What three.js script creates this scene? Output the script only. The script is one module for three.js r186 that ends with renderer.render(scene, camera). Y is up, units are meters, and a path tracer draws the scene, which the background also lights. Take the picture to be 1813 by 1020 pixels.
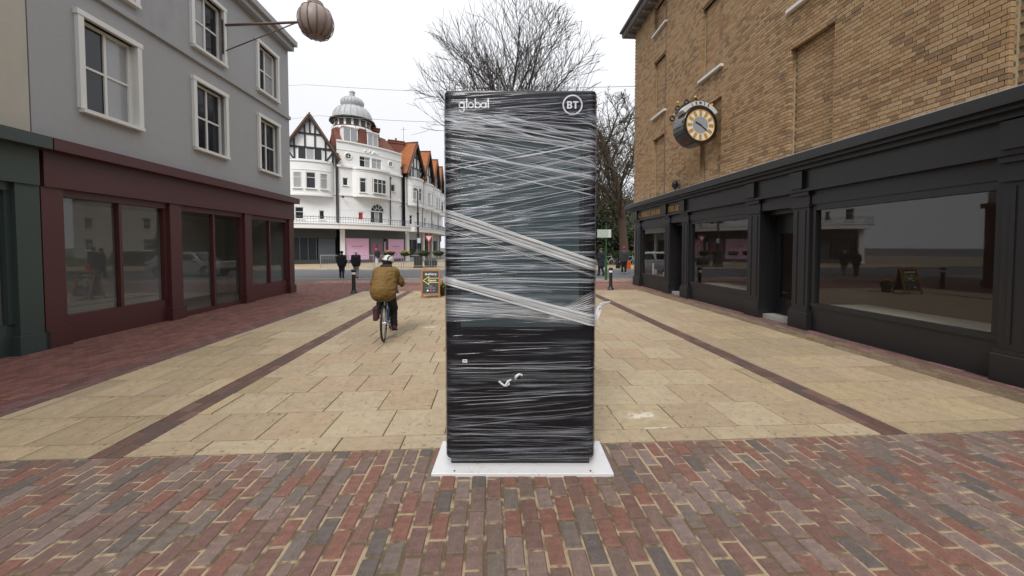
import * as THREE from 'three';
import { mergeGeometries } from 'three/addons/utils/BufferGeometryUtils.js';
import { FontLoader } from 'three/addons/loaders/FontLoader.js';
import { TextGeometry } from 'three/addons/geometries/TextGeometry.js';
import { RoundedBoxGeometry } from 'three/addons/geometries/RoundedBoxGeometry.js';
import { createNoise2D, createNoise3D } from 'simplex-noise';

const V = (x, y, z) => new THREE.Vector3(x, y, z);
const scene = new THREE.Scene();

// ------------------------------------------------------------------ camera
const camera = new THREE.PerspectiveCamera(2 * Math.atan(510 / 654) * 180 / Math.PI, 1813 / 1020, 0.05, 900);
camera.position.set(0, 1.735, 0);
camera.rotation.set(-1.84 * Math.PI / 180, 0, 0);
camera.setViewOffset(1813, 1020, 0, 52, 1813, 1020);       // lens shift: the picture's centre lies above the frame's
camera.updateProjectionMatrix();

// ------------------------------------------------------------------ renderer, sky, sun
const renderer = new THREE.WebGLRenderer({ antialias: true });
renderer.setSize(1024, 576);
renderer.toneMapping = THREE.LinearToneMapping;
renderer.toneMappingExposure = 1.62;
renderer.shadowMap.enabled = true;
{
  const W = 256, H = 128, d = new Float32Array(W * H * 4), n3 = createNoise3D(mul(5));
  for (let j = 0; j < H; j++) for (let i = 0; i < W; i++) {
    const el = ((j + 0.5) / H - 0.5) * Math.PI, az = ((i + 0.5) / W) * 2 * Math.PI, y = Math.max(0, Math.sin(el)), r = Math.cos(el);
    const c = n3(Math.cos(az) * r * 1.6, y * 3, Math.sin(az) * r * 1.6) * 0.5 + n3(Math.cos(az) * r * 4, y * 7, Math.sin(az) * r * 4) * 0.25;
    const L = (0.56 + 0.42 * y * y) * (1 + 0.025 * c), k = (j * W + i) * 4;
    d[k] = L * 0.975; d[k + 1] = L * 0.992; d[k + 2] = L * 1.035; d[k + 3] = 1;
  }
  const sky = new THREE.DataTexture(d, W, H, THREE.RGBAFormat, THREE.FloatType);
  sky.mapping = THREE.EquirectangularReflectionMapping; sky.magFilter = THREE.LinearFilter; sky.needsUpdate = true;
  scene.background = sky; scene.environment = sky;
}
const sun = new THREE.DirectionalLight(0xfffaf3, 1.5);
sun.position.set(-16, 60, 46); sun.target.position.set(0, 0, -14);
sun.castShadow = true; sun.shadow.radius = 42; sun.shadow.mapSize.set(2048, 2048);
Object.assign(sun.shadow.camera, { left: -60, right: 60, top: 60, bottom: -60, near: 1, far: 220 });
scene.add(sun, sun.target);

// ------------------------------------------------------------------ helpers
function mul(a) { return () => { a |= 0; a = a + 0x6d2b79f5 | 0; let t = Math.imul(a ^ a >>> 15, 1 | a); t = t + Math.imul(t ^ t >>> 7, 61 | t) ^ t; return ((t ^ t >>> 14) >>> 0) / 4294967296; }; }
const R = mul(11), rr = (a, b) => a + (b - a) * R(), pick = (a) => a[Math.floor(R() * a.length)];
const clamp = (x, a = 0, b = 1) => Math.min(b, Math.max(a, x)), lerp = (a, b, t) => a + (b - a) * t, ss = (a, b, x) => { const t = clamp((x - a) / (b - a)); return t * t * (3 - 2 * t); };
const TH = 3.2 * Math.PI / 180, cT = Math.cos(TH), sT = Math.sin(TH);
const S = (X, L, y = 0) => V(X * cT - L * sT, y, -(X * sT + L * cT));      // street axes (across, along) to the world
const taken = {};
function numbered(n) { const k = taken[n] = (taken[n] ?? -1) + 1; return k ? n + '_' + String(k).padStart(3, '0') : n; }
const OFF = new Map();                                                      // things whose parts are given in world axes
function thing(name, label, category, pos = V(0, 0, 0), turn = 0, o = {}) {
  const g = new THREE.Group(); g.name = numbered(name); g.position.copy(pos); g.rotation.y = turn;
  if (o.kind === 'structure' || o.kind === 'stuff') g.userData = { kind: o.kind, label, category }; else g.userData = { label, category };
  if (o.group) g.userData.group = o.group;
  if (o.world) OFF.set(g, pos);
  scene.add(g); return g;
}
function prep(g) {
  if (g.index) g = g.toNonIndexed();
  if (!g.attributes.uv) g.setAttribute('uv', new THREE.BufferAttribute(new Float32Array(g.attributes.position.count * 2), 2));
  if (!g.attributes.normal) g.computeVertexNormals();
  for (const k of Object.keys(g.attributes)) if (!['position', 'normal', 'uv', 'color'].includes(k)) g.deleteAttribute(k);
  return g;
}
const mg = (list) => { list = list.map(prep); if (list.some((g) => !g.attributes.color)) list.forEach((g) => g.deleteAttribute('color')); return list.length === 1 ? list[0] : mergeGeometries(list); };
function boxUV(g, s = 1) {                                                  // uv in metres by the way each face points
  g = prep(g); const p = g.attributes.position, n = g.attributes.normal, uv = g.attributes.uv;
  for (let i = 0; i < p.count; i++) {
    const ax = Math.abs(n.getX(i)), ay = Math.abs(n.getY(i)), az = Math.abs(n.getZ(i));
    if (ay > ax && ay > az) uv.setXY(i, p.getX(i) * s, p.getZ(i) * s);
    else if (ax > az) uv.setXY(i, p.getZ(i) * s, p.getY(i) * s);
    else uv.setXY(i, p.getX(i) * s, p.getY(i) * s);
  }
  return g;
}
function part(name, geo, mat, parent, o = {}) {
  let g = Array.isArray(geo) ? mg(geo) : geo;
  let top = parent; while (top && top.parent && top.parent !== scene) top = top.parent;
  const off = OFF.get(top);
  if (off && !o.local) g.translate(-off.x, -off.y, -off.z);
  if (o.uv) g = boxUV(g, o.uv === true ? 1 : o.uv);
  const m = new THREE.Mesh(g, mat); m.name = name; m.castShadow = m.receiveShadow = true;
  if (o.kind) m.userData.kind = o.kind; if (o.label) m.userData.label = o.label;
  parent.add(m); return m;
}
const parts = (name, list, mat, parent, o) => list.map((g) => part(name, g, mat, parent, o));
const box = (w, h, d, x = 0, y = 0, z = 0, ry = 0) => { const g = new THREE.BoxGeometry(w, h, d); if (ry) g.rotateY(ry); return g.translate(x, y, z); };
const span = (x0, x1, y0, y1, z0, z1) => box(Math.abs(x1 - x0), Math.abs(y1 - y0), Math.abs(z1 - z0), (x0 + x1) / 2, (y0 + y1) / 2, (z0 + z1) / 2);
const rbox = (w, h, d, r, x = 0, y = 0, z = 0) => new RoundedBoxGeometry(w, h, d, 2, r).translate(x, y, z);
const UPV = V(0, 1, 0);
function bar(p, q, r0, r1 = r0, n = 8) {
  const d = q.clone().sub(p), L = d.length(), g = new THREE.CylinderGeometry(r1, r0, L, n, 1);
  return g.applyQuaternion(new THREE.Quaternion().setFromUnitVectors(UPV, d.normalize())).translate((p.x + q.x) / 2, (p.y + q.y) / 2, (p.z + q.z) / 2);
}
const tube = (pts, r, n = 8, seg = 24, closed = false) => new THREE.TubeGeometry(new THREE.CatmullRomCurve3(pts, closed), seg, r, n, closed);
const lathe = (pts, n = 20) => new THREE.LatheGeometry(pts.map(([x, y]) => new THREE.Vector2(x, y)), n);
function tri(list, uvs) {                                                   // flat triangles from a list of points
  const g = new THREE.BufferGeometry(), a = new Float32Array(list.length * 3); list.forEach((p, i) => p.toArray(a, i * 3));
  g.setAttribute('position', new THREE.BufferAttribute(a, 3)); g.computeVertexNormals();
  g.setAttribute('uv', new THREE.BufferAttribute(uvs ?? new Float32Array(list.length * 2), 2)); return g;
}
const quad = (a, b, c, d) => [a, b, c, a, c, d];
function paver(w, h, l, c = 0.006) {                                        // a block with its top at y = 0 and bevelled upper edges
  const x = w / 2, z = l / 2, B = [[-x, -z], [x, -z], [x, z], [-x, z]], p = (k, i, y) => V(B[k][0] - Math.sign(B[k][0]) * i, y, B[k][1] - Math.sign(B[k][1]) * i), t = [];
  for (let k = 0; k < 4; k++) { const n = (k + 1) % 4; t.push(...quad(p(n, 0, -h), p(k, 0, -h), p(k, 0, -c), p(n, 0, -c)), ...quad(p(n, 0, -c), p(k, 0, -c), p(k, c, 0), p(n, c, 0))); }
  t.push(...quad(p(3, c, 0), p(2, c, 0), p(1, c, 0), p(0, c, 0)));
  return boxUV(tri(t));
}

// textures: multipliers round 1, computed
const n2 = createNoise2D(mul(3)), n2b = createNoise2D(mul(8));
function tex(W, H, f, rep, srgb = false) {
  const d = new Uint8Array(W * H * 4);
  for (let j = 0; j < H; j++) for (let i = 0; i < W; i++) { const c = f(i / W, j / H), k = (j * W + i) * 4; for (let q = 0; q < 3; q++) d[k + q] = clamp(Array.isArray(c) ? c[q] : c) * 255; d[k + 3] = 255; }
  const t = new THREE.DataTexture(d, W, H); t.wrapS = t.wrapT = THREE.RepeatWrapping; t.magFilter = THREE.LinearFilter; t.minFilter = THREE.LinearMipmapLinearFilter;
  if (rep) t.repeat.set(...[].concat(rep, rep).slice(0, 2)); if (srgb) t.colorSpace = THREE.SRGBColorSpace; t.needsUpdate = true; return t;
}
// noise that repeats over the unit square
const tn = (u, v, f, o = 0) => { const a = u * 2 * Math.PI, b = v * 2 * Math.PI, k = f / 6.2832; return n4(Math.cos(a) * k + o, Math.sin(a) * k, Math.cos(b) * k, Math.sin(b) * k + o); };
const n3a = createNoise3D(mul(21)), n3b = createNoise3D(mul(22));
function n4(a, b, c, d) { return 0.62 * (n3a(a, b, c + d * 1.31) + n3b(d, c * 1.17, a - b)); }
const fb = (u, v, f, o = 0) => tn(u, v, f, o) * 0.55 + tn(u, v, f * 2.1, o + 7) * 0.3 + tn(u, v, f * 4.3, o + 13) * 0.15;
const hash = (() => { const r = mul(99), a = new Float32Array(4096).map(() => r()); return (i, j) => a[((i * 73 + j * 419) % 4096 + 4096) % 4096]; })();
const T = {};
T.grain = tex(512, 512, (u, v) => 0.8 + 0.1 * fb(u, v, 6) + 0.1 * fb(u, v, 40, 3) + 0.12 * (hash(u * 512 | 0, v * 512 | 0) - 0.5), 0.7);
T.soft = tex(512, 512, (u, v) => 0.86 + 0.12 * fb(u, v, 5, 2) + 0.05 * fb(u, v, 30, 9), 0.25);
T.stain = tex(512, 512, (u, v) => { const s = Math.max(0, fb(u * 1, v * 0.25, 14, 4)) * Math.max(0, fb(u, v, 3, 5)); return 0.95 - 0.4 * s + 0.04 * fb(u, v, 40, 8); }, 0.15);
const spots = []; { const r = mul(41); for (let i = 0; i < 1500; i++) spots.push([r(), r(), 0.0018 + 0.006 * r() ** 2.2, 0.12 + 0.36 * r(), r() * 3, r()]); }
const spotMap = new Float32Array(1024 * 1024);                              // dark flecks in the stone
for (const [a, b, r, d, e, f] of spots) { const n = Math.ceil(r * 2600); for (let j = -n; j <= n; j++) for (let i = -n; i <= n; i++) { const q = Math.hypot(i / 1024 * (0.6 + f), j / 1024 * (1.5 - f)) / r; if (q < 1.2) { const k = ((Math.round(b * 1024) + j + 2048) % 1024) * 1024 + (Math.round(a * 1024) + i + 2048) % 1024; spotMap[k] = Math.max(spotMap[k], d * (1 - ss(0.5, 1.2, q))); } } }
T.slab = tex(1024, 1024, (u, v) => {
  const s = 0.86 + 0.1 * fb(u, v, 4, 1) + 0.08 * tn(u, v, 20, 2) + 0.05 * tn(u, v, 90, 3) + 0.1 * (hash(u * 1024 | 0, v * 1024 | 0) - 0.5), w = spotMap[Math.round(v * 1024) * 1024 + Math.round(u * 1024)], red = 0.06 * Math.max(0, tn(u, v, 7, 12));
  return [s * (1 - w * 0.88), s * (1 - w - red * 0.6), s * (1 - w * 1.06 - red)];
}, 0.42);
T.paver = tex(512, 512, (u, v) => { const s = 0.76 + 0.2 * fb(u, v, 16, 1) + 0.14 * fb(u, v, 60, 3) + 0.26 * (hash(u * 512 | 0, v * 512 | 0) - 0.5), w = ss(0.2, 0.6, fb(u, v, 18, 9)) * 0.2; return [s + w * 0.8, s + w, s + w]; }, 0.9);
T.joint = tex(512, 512, (u, v) => { const k = ss(-0.25, 0.3, fb(u, v, 7, 31) + 0.25 * tn(u, v, 40, 5)); return [0.3 + 0.6 * k, 0.27 + 0.61 * k, 0.24 + 0.6 * k].map((x) => x + 0.12 * (hash(u * 512 | 0, v * 512 | 0) - 0.5)); }, 0.45);
T.tile = tex(256, 512, (u, v) => { const r = Math.floor(v * 20), f = v * 20 - r, c = Math.floor(u * 12 + (r % 2) * 0.5), h = hash(c, r); return [(0.62 + 0.3 * h) * (f < 0.12 ? 0.7 : 1), (0.55 + 0.34 * h) * (f < 0.12 ? 0.7 : 1), (0.5 + 0.35 * hash(r, c)) * (f < 0.12 ? 0.7 : 1)]; }, [0.5, 0.5]);  // darker line on each tile course is joint shading painted in
T.lead = tex(256, 256, (u, v) => 0.8 + 0.16 * fb(u * 1, v * 0.3, 12, 2) + 0.1 * fb(u, v, 5, 6), 0.4);
T.marble = tex(1024, 512, (u, v) => { const w = fb(u, v, 5, 3) * 0.35, q = Math.abs(tn(u + w * 0.3, v + w * 0.5, 7, 2)), q2 = Math.abs(tn(u - w * 0.4, v + w * 0.3, 13, 5)); return 0.97 - 0.5 * (1 - ss(0, 0.07, q)) * ss(-0.1, 0.5, fb(u, v, 3, 8)) - 0.32 * (1 - ss(0, 0.06, q2)) * ss(0, 0.5, fb(u, v, 4, 11)) - 0.05 * Math.max(0, fb(u, v, 8, 1)) - 0.02 * hash(u * 1024 | 0, v * 512 | 0); }, 0.6);
T.bark = tex(256, 256, (u, v) => 0.75 + 0.3 * fb(u, v * 0.3, 20, 2) + 0.1 * fb(u, v, 8, 3), 1);
T.cloth = tex(256, 256, (u, v) => 0.88 + 0.1 * fb(u, v, 8, 3) + 0.08 * (hash(u * 256 | 0, v * 256 | 0) - 0.5), 2);
function M(r, g, b, rough = 0.8, o = {}) {
  const m = new THREE.MeshPhysicalMaterial({ roughness: rough, ...o }); m.color.setRGB(r, g, b); return m;
}
const G = {
  white: M(0.84, 0.84, 0.835, 0.7, { map: T.stain, bumpMap: T.grain, bumpScale: 0.002 }), whitePaint: M(0.76, 0.76, 0.73, 0.5), slate: M(0.062, 0.072, 0.085, 0.5), blackPaint: M(0.016, 0.016, 0.018, 0.38, { map: T.soft, bumpMap: T.grain, bumpScale: 0.0008 }),
  blackIron: M(0.016, 0.016, 0.017, 0.45), pink: M(0.74, 0.45, 0.65, 0.6), darkGlass: M(0.018, 0.021, 0.025, 0.06), curtain: M(0.3, 0.31, 0.32, 0.3, { clearcoat: 1, clearcoatRoughness: 0.05 }), orange: M(0.42, 0.155, 0.055, 0.85, { map: T.tile, bumpMap: T.tile, bumpScale: 0.02 }), redTile: M(0.21, 0.08, 0.058, 0.85, { map: T.tile, bumpMap: T.tile, bumpScale: 0.02 }),
  chimney: M(0.24, 0.085, 0.055, 0.9, { map: T.grain }), lead: M(0.5, 0.51, 0.52, 0.55, { map: T.lead }), red: M(0.4, 0.03, 0.035, 0.5), mortar: M(0.38, 0.31, 0.2, 0.95, { map: T.grain }), sand: M(0.39, 0.31, 0.205, 0.97, { map: T.joint, bumpMap: T.grain, bumpScale: 0.004 }),
  asphalt: M(0.135, 0.135, 0.14, 0.9, { map: T.paver }), kerb: M(0.42, 0.4, 0.36, 0.85, { map: T.grain }), pane: M(0.92, 0.95, 0.95, 0.02, { transmission: 1, thickness: 0, ior: 1.7 }),
};

// a skin over a distance field (surface nets)
function skin(f, lo, hi, cell) {
  const nx = Math.ceil((hi[0] - lo[0]) / cell) + 1, ny = Math.ceil((hi[1] - lo[1]) / cell) + 1, nz = Math.ceil((hi[2] - lo[2]) / cell) + 1, F = new Float32Array(nx * ny * nz), at = (i, j, k) => (k * ny + j) * nx + i;
  for (let k = 0; k < nz; k++) for (let j = 0; j < ny; j++) for (let i = 0; i < nx; i++) F[at(i, j, k)] = f(lo[0] + i * cell, lo[1] + j * cell, lo[2] + k * cell);
  const id = new Int32Array(nx * ny * nz).fill(-1), P = [], idx = [];
  const C = [[0, 0, 0], [1, 0, 0], [0, 1, 0], [1, 1, 0], [0, 0, 1], [1, 0, 1], [0, 1, 1], [1, 1, 1]], E = [[0, 1], [2, 3], [4, 5], [6, 7], [0, 2], [1, 3], [4, 6], [5, 7], [0, 4], [1, 5], [2, 6], [3, 7]];
  for (let k = 0; k < nz - 1; k++) for (let j = 0; j < ny - 1; j++) for (let i = 0; i < nx - 1; i++) {
    const v = C.map(([a, b, c]) => F[at(i + a, j + b, k + c)]); let m = 0; for (const x of v) m += x < 0; if (!m || m === 8) continue;
    let x = 0, y = 0, z = 0, n = 0;
    for (const [a, b] of E) if ((v[a] < 0) !== (v[b] < 0)) { const t = v[a] / (v[a] - v[b]); x += C[a][0] + (C[b][0] - C[a][0]) * t; y += C[a][1] + (C[b][1] - C[a][1]) * t; z += C[a][2] + (C[b][2] - C[a][2]) * t; n++; }
    id[at(i, j, k)] = P.length / 3; P.push(lo[0] + (i + x / n) * cell, lo[1] + (j + y / n) * cell, lo[2] + (k + z / n) * cell);
  }
  const q = (a, b, c, d, fl) => { if (a < 0 || b < 0 || c < 0 || d < 0) return; fl ? idx.push(a, b, c, a, c, d) : idx.push(a, c, b, a, d, c); };
  for (let k = 1; k < nz - 1; k++) for (let j = 1; j < ny - 1; j++) for (let i = 1; i < nx - 1; i++) {
    const s = F[at(i, j, k)] < 0;
    if (s !== F[at(i + 1, j, k)] < 0) q(id[at(i, j - 1, k - 1)], id[at(i, j, k - 1)], id[at(i, j, k)], id[at(i, j - 1, k)], s);
    if (s !== F[at(i, j + 1, k)] < 0) q(id[at(i - 1, j, k - 1)], id[at(i - 1, j, k)], id[at(i, j, k)], id[at(i, j, k - 1)], s);
    if (s !== F[at(i, j, k + 1)] < 0) q(id[at(i - 1, j - 1, k)], id[at(i, j - 1, k)], id[at(i, j, k)], id[at(i - 1, j, k)], s);
  }
  const g = new THREE.BufferGeometry(); g.setAttribute('position', new THREE.BufferAttribute(new Float32Array(P), 3)); g.setIndex(idx); g.computeVertexNormals(); return g;
}
const smin = (a, b, k) => { const h = Math.max(k - Math.abs(a - b), 0) / k; return Math.min(a, b) - h * h * k * 0.25; };
function bones(list, k = 0.04) {                                            // [ax,ay,az, bx,by,bz, ra, rb] -> distance and its box
  const B = list.map(([a, b, ra, rb = ra]) => [...a, b[0] - a[0], b[1] - a[1], b[2] - a[2], ra, rb]);
  const f = (x, y, z) => { let d = 9; for (const [ax, ay, az, dx, dy, dz, ra, rb] of B) { const px = x - ax, py = y - ay, pz = z - az, L = dx * dx + dy * dy + dz * dz, t = L ? clamp((px * dx + py * dy + pz * dz) / L) : 0; d = smin(d, Math.hypot(px - dx * t, py - dy * t, pz - dz * t) - (ra + (rb - ra) * t), k); } return d; };
  const lo = [9, 9, 9], hi = [-9, -9, -9]; for (const [a, b, ra, rb = ra] of list) for (const [p, r] of [[a, ra], [b, rb]]) for (let i = 0; i < 3; i++) { lo[i] = Math.min(lo[i], p[i] - r); hi[i] = Math.max(hi[i], p[i] + r); }
  return { f, lo: lo.map((x) => x - 0.05), hi: hi.map((x) => x + 0.05) };
}
const skinBones = (list, cell, k) => { const b = bones(list, k); return skin(b.f, b.lo, b.hi, cell); };

// ================================================================== GROUND
const stuffMesh = (name, geo, mat, items, parent, label) => {               // one mass of copies
  const im = new THREE.InstancedMesh(geo, mat, items.length), o = new THREE.Object3D(), c = new THREE.Color();
  items.forEach((it, i) => { o.position.set(it[0], it[1], it[2]); o.rotation.set(it[7] ?? 0, it[3] ?? 0, it[8] ?? 0); o.scale.set(...(it[9] ?? [1, 1, 1])); o.updateMatrix(); im.setMatrixAt(i, o.matrix); c.setRGB(it[4] ?? 1, it[5] ?? 1, it[6] ?? 1); im.setColorAt(i, c); });
  im.name = name; im.castShadow = im.receiveShadow = true; im.userData.kind = 'stuff'; if (label) im.userData.label = label; parent.add(im); return im;
};
{
  const g = new THREE.PlaneGeometry(900, 900).rotateX(-Math.PI / 2).translate(0, -0.12, -100);
  const m = new THREE.Mesh(boxUV(g), M(0.16, 0.155, 0.15, 0.95, { map: T.paver })); m.name = 'ground'; m.userData = { kind: 'structure', label: 'grey ground stretching away beyond the street', category: 'ground' }; m.receiveShadow = true; scene.add(m);
  const road = new THREE.Mesh(boxUV(span(-70, 60, -0.11, -0.045, -28.05, -20.05)), G.asphalt); road.name = 'road'; road.receiveShadow = true;
  road.userData = { kind: 'structure', label: 'grey asphalt road crossing behind the paved precinct', category: 'road' }; scene.add(road);
}
function kerbLine(z, label, y0) {
  const k = thing('kerb', label, 'kerb', V(0, 0, z), 0, { kind: 'structure' }), geo = boxUV(paver(0.9, 0.14, 0.14, 0.012)), mats = [G.kerb, M(0.36, 0.34, 0.31, 0.85, { map: T.grain }), M(0.47, 0.45, 0.4, 0.85, { map: T.grain })];
  for (let i = -22; i < 24; i++) { const m = part('kerbstone', geo, pick(mats), k); m.position.set(i * 0.91, y0 + rr(-0.003, 0.003), 0); }
}
kerbLine(-19.97, 'pale kerbstones along the near edge of the road', 0.004);
kerbLine(-28.13, 'pale kerbstones along the far edge of the road', 0.045);
{
  // far pavement: tan flags in rows, built where they can be told apart
  const p = thing('pavement', 'tan flagged pavement on the far side of the road', 'pavement', V(0, 0, -28.2), 0, { kind: 'structure' });
  part('bedding', span(-70, 60, -0.1, 0.028, -34, 0), M(0.3, 0.25, 0.17, 0.95, { map: T.grain }), p, { uv: true });
  const geo = boxUV(paver(0.6, 0.05, 0.45, 0.006)), items = [];
  for (let j = 0; j < 26; j++) for (let i = -46; i < 34; i++) { const c = rr(0.85, 1.1); items.push([i * 0.61 + (j % 2) * 0.3, 0.04 + rr(-0.002, 0.002), -0.23 - j * 0.46, 0, c, c * rr(0.94, 1.02), c * rr(0.88, 1)]); }
  stuffMesh('flagstones', geo, M(0.42, 0.34, 0.23, 0.9, { map: T.slab }), items, p);
}
// buff slab paving with red block gutters
const SL = 14.65, XL = -5.0, XR = 5.88, CHL = [-3.32, -3.05], CHR = [3.61, 3.88];
{
  const p = thing('slab_paving', 'buff flagstone paving of the pedestrian precinct', 'paving', V(0, 0, 0), TH, { kind: 'structure' });
  part('bedding', span(XL, XR, -0.1, -0.012, -SL, -3.16), M(0.11, 0.085, 0.055, 0.98, { map: T.grain }), p, { uv: true });
  const tints = [[0.425, 0.335, 0.22], [0.445, 0.358, 0.238], [0.41, 0.318, 0.205], [0.455, 0.37, 0.248], [0.43, 0.325, 0.212], [0.4, 0.312, 0.204]];
  const mats = tints.map((c) => M(...c, 0.86, { map: T.slab, bumpMap: T.slab, bumpScale: 0.004 }));
  const geos = {}, slabGeo = (w, l, v) => { const k = w.toFixed(2) + l.toFixed(2) + v; if (!geos[k]) { const g = paver(w, 0.05, l, 0.005), uv = g.attributes.uv; for (let i = 0; i < uv.count; i++) uv.setXY(i, uv.getX(i) * (v % 2 ? 1 : -1) + v * 0.713, uv.getY(i) + v * 0.391); geos[k] = g; } return geos[k]; };
  const rows = [[3.17, 3.4]]; for (let L = 3.4; L < SL - 0.1; L += 0.545) rows.push([L, Math.min(L + 0.545, SL)]);
  const all = [], bay = [[XL, CHL[0]], [CHL[1], CHR[0]], [CHR[1], XR]];
  rows.forEach(([a, b], j) => { for (const [x0, x1] of bay) { let x = x0 + (j % 2 ? 0.285 : 0.0) + (j % 3) * 0.07; if (x > x0 + 0.12) all.push([x0, x, a, b]); else x = x0; while (x < x1 - 0.05) { let e = Math.min(x + 0.565, x1); if (x1 - e < 0.14) e = x1; all.push([x, e, a, b]); x = e; } } });
  const rest = all.map((s) => { const cx = (s[0] + s[1]) / 2, cz = (s[2] + s[3]) / 2; return [s, cz + Math.abs(cx - 0.3) * (Math.abs(cx) > 0.55 * cz ? 3 : 0)]; }).sort((a, b) => a[1] - b[1]);
  const scuff = tex(256, 256, (u, v) => { const x = u - 0.5, y = v - 0.5, k = 0.75 * ss(0.34, 0.05, Math.hypot(x * 1.1 + y * 0.3, y * 2.2) + 0.16 * n2(u * 6, v * 6) + 0.12 * n2b(u * 22, v * 22)), c = 0.82 + 0.1 * n2(u * 4, v * 4) + 0.12 * (hash(u * 256 | 0, v * 256 | 0) - 0.5); return [lerp(0.46 * c, 0.68, k), lerp(0.37 * c, 0.64, k), lerp(0.235 * c, 0.56, k)]; }, 1.75); scuff.offset.set(0.5, 0.5);
  const scuffMat = M(1, 1, 1, 0.86, { map: scuff, bumpMap: T.slab, bumpScale: 0.003 });
  const far = [];
  rest.forEach(([[x0, x1, a, b]], i) => {
    const w = x1 - x0 - 0.009, l = b - a - 0.013, y = rr(-0.0025, 0.0025);
    const worn = [[1.63, 3.75], [-1.3, 7.9]].some(([x, L]) => x > x0 && x < x1 && L > a && L < b);
    if (i < 300) { const m = worn ? part('slab', paver(w, 0.05, l, 0.005), scuffMat, p, { label: 'buff slab with a pale scuffed patch' }) : part('slab', slabGeo(w, l, Math.floor(R() * 9)), pick(mats), p); m.position.set((x0 + x1) / 2, y, -(a + b) / 2); }
    else { const c = rr(0.86, 1.12); far.push([(x0 + x1) / 2, y, -(a + b) / 2, 0, c, c * rr(0.96, 1.01), c * rr(0.9, 1), 0, 0, [w / 0.557, 1, l / 0.537]]); }
  });
  stuffMesh('slab_field', slabGeo(0.557, 0.537, 4), mats[0], far, p);
  // gutters: two courses of dark red blocks each side of a slot
  const bm = [[0.165, 0.085, 0.07], [0.14, 0.07, 0.06], [0.2, 0.11, 0.09], [0.12, 0.075, 0.07]].map((c) => M(...c, 0.85, { map: T.paver, bumpMap: T.paver, bumpScale: 0.003 })), bg = paver(0.112, 0.06, 0.21, 0.006);
  for (const [ch, lab] of [[CHL, 'left'], [CHR, 'right']]) {
    const gt = thing('gutter', `dark red block gutter line on the ${lab} of the wrapped kiosk`, 'gutter', V(0, 0, 0), TH, { kind: 'structure' });
    part('bed', span(ch[0] + 0.002, ch[1] - 0.002, -0.09, -0.03, -SL, -3.17), M(0.04, 0.035, 0.03, 0.95), gt);
    for (let L = 3.28; L < SL; L += 0.218) for (const s of [0, 1]) { const m = part('gutter_block', bg, pick(bm), gt); m.position.set(s ? ch[1] - 0.061 : ch[0] + 0.061, -0.006 + rr(-0.002, 0.002), -L); m.rotation.z = s ? 0.05 : -0.05; }
  }
}
// red and brown block paving round the slabs
{
  const p = thing('block_paving', 'red and brown block paving round the buff slabs', 'paving', V(0, 0, 0), TH, { kind: 'structure' });
  part('bedding', [span(-13, XL - 0.002, -0.1, -0.012, -20.6, 4), span(XR + 0.002, 7.4, -0.1, -0.012, -17.2, 4), span(XL - 0.002, 14, -0.099, -0.0125, -19.45, -SL - 0.002), span(XL, XR, -0.1, -0.012, -0.6, 4)], M(0.17, 0.125, 0.09, 0.98, { map: T.grain }), p, { uv: true });
  const items = [], add = (x, z, turn, c) => { const k = rr(0.75, 1.25); items.push([x, rr(-0.003, 0.003), z, turn, c[0] * k, c[1] * k * rr(0.9, 1.06), c[2] * k * rr(0.9, 1.1)]); };
  const red = [0.215, 0.092, 0.07], pinkish = [0.33, 0.2, 0.15], brown = [0.21, 0.15, 0.09], purple = [0.17, 0.09, 0.08];
  for (let x = -8.6; x < XL - 0.06; x += 0.109) for (let L = -1, q = 0; L < 19.6; L += 0.209, q++) if (x > -7.65 || L > 14.6) add(x + 0.05, -(L + (Math.round(x / 0.109) % 2) * 0.105), 0, x > XL - 0.35 ? purple : L > 18.2 ? pinkish : red);
  for (let x = XR + 0.06; x < 6.75; x += 0.109) for (let L = -1; L < 17; L += 0.209) add(x, -(L + (Math.round(x / 0.109) % 2) * 0.105), 0, x > 6.35 ? purple : brown);
  for (let L = SL + 0.06; L < 19.3; L += 0.109) for (let x = XL; x < 11; x += 0.209) if (L > 17.05 || x < 6.75) add(x + 0.1 + (Math.round(L / 0.109) % 2) * 0.1, -L, Math.PI / 2, L > 18 ? pinkish : L > 17.2 ? red : [0.26, 0.135, 0.1]);
  stuffMesh('paving_blocks', paver(0.101, 0.05, 0.201, 0.005), M(1, 1, 1, 0.88, { map: T.paver, bumpMap: T.paver, bumpScale: 0.002 }), items, p);
}
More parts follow.
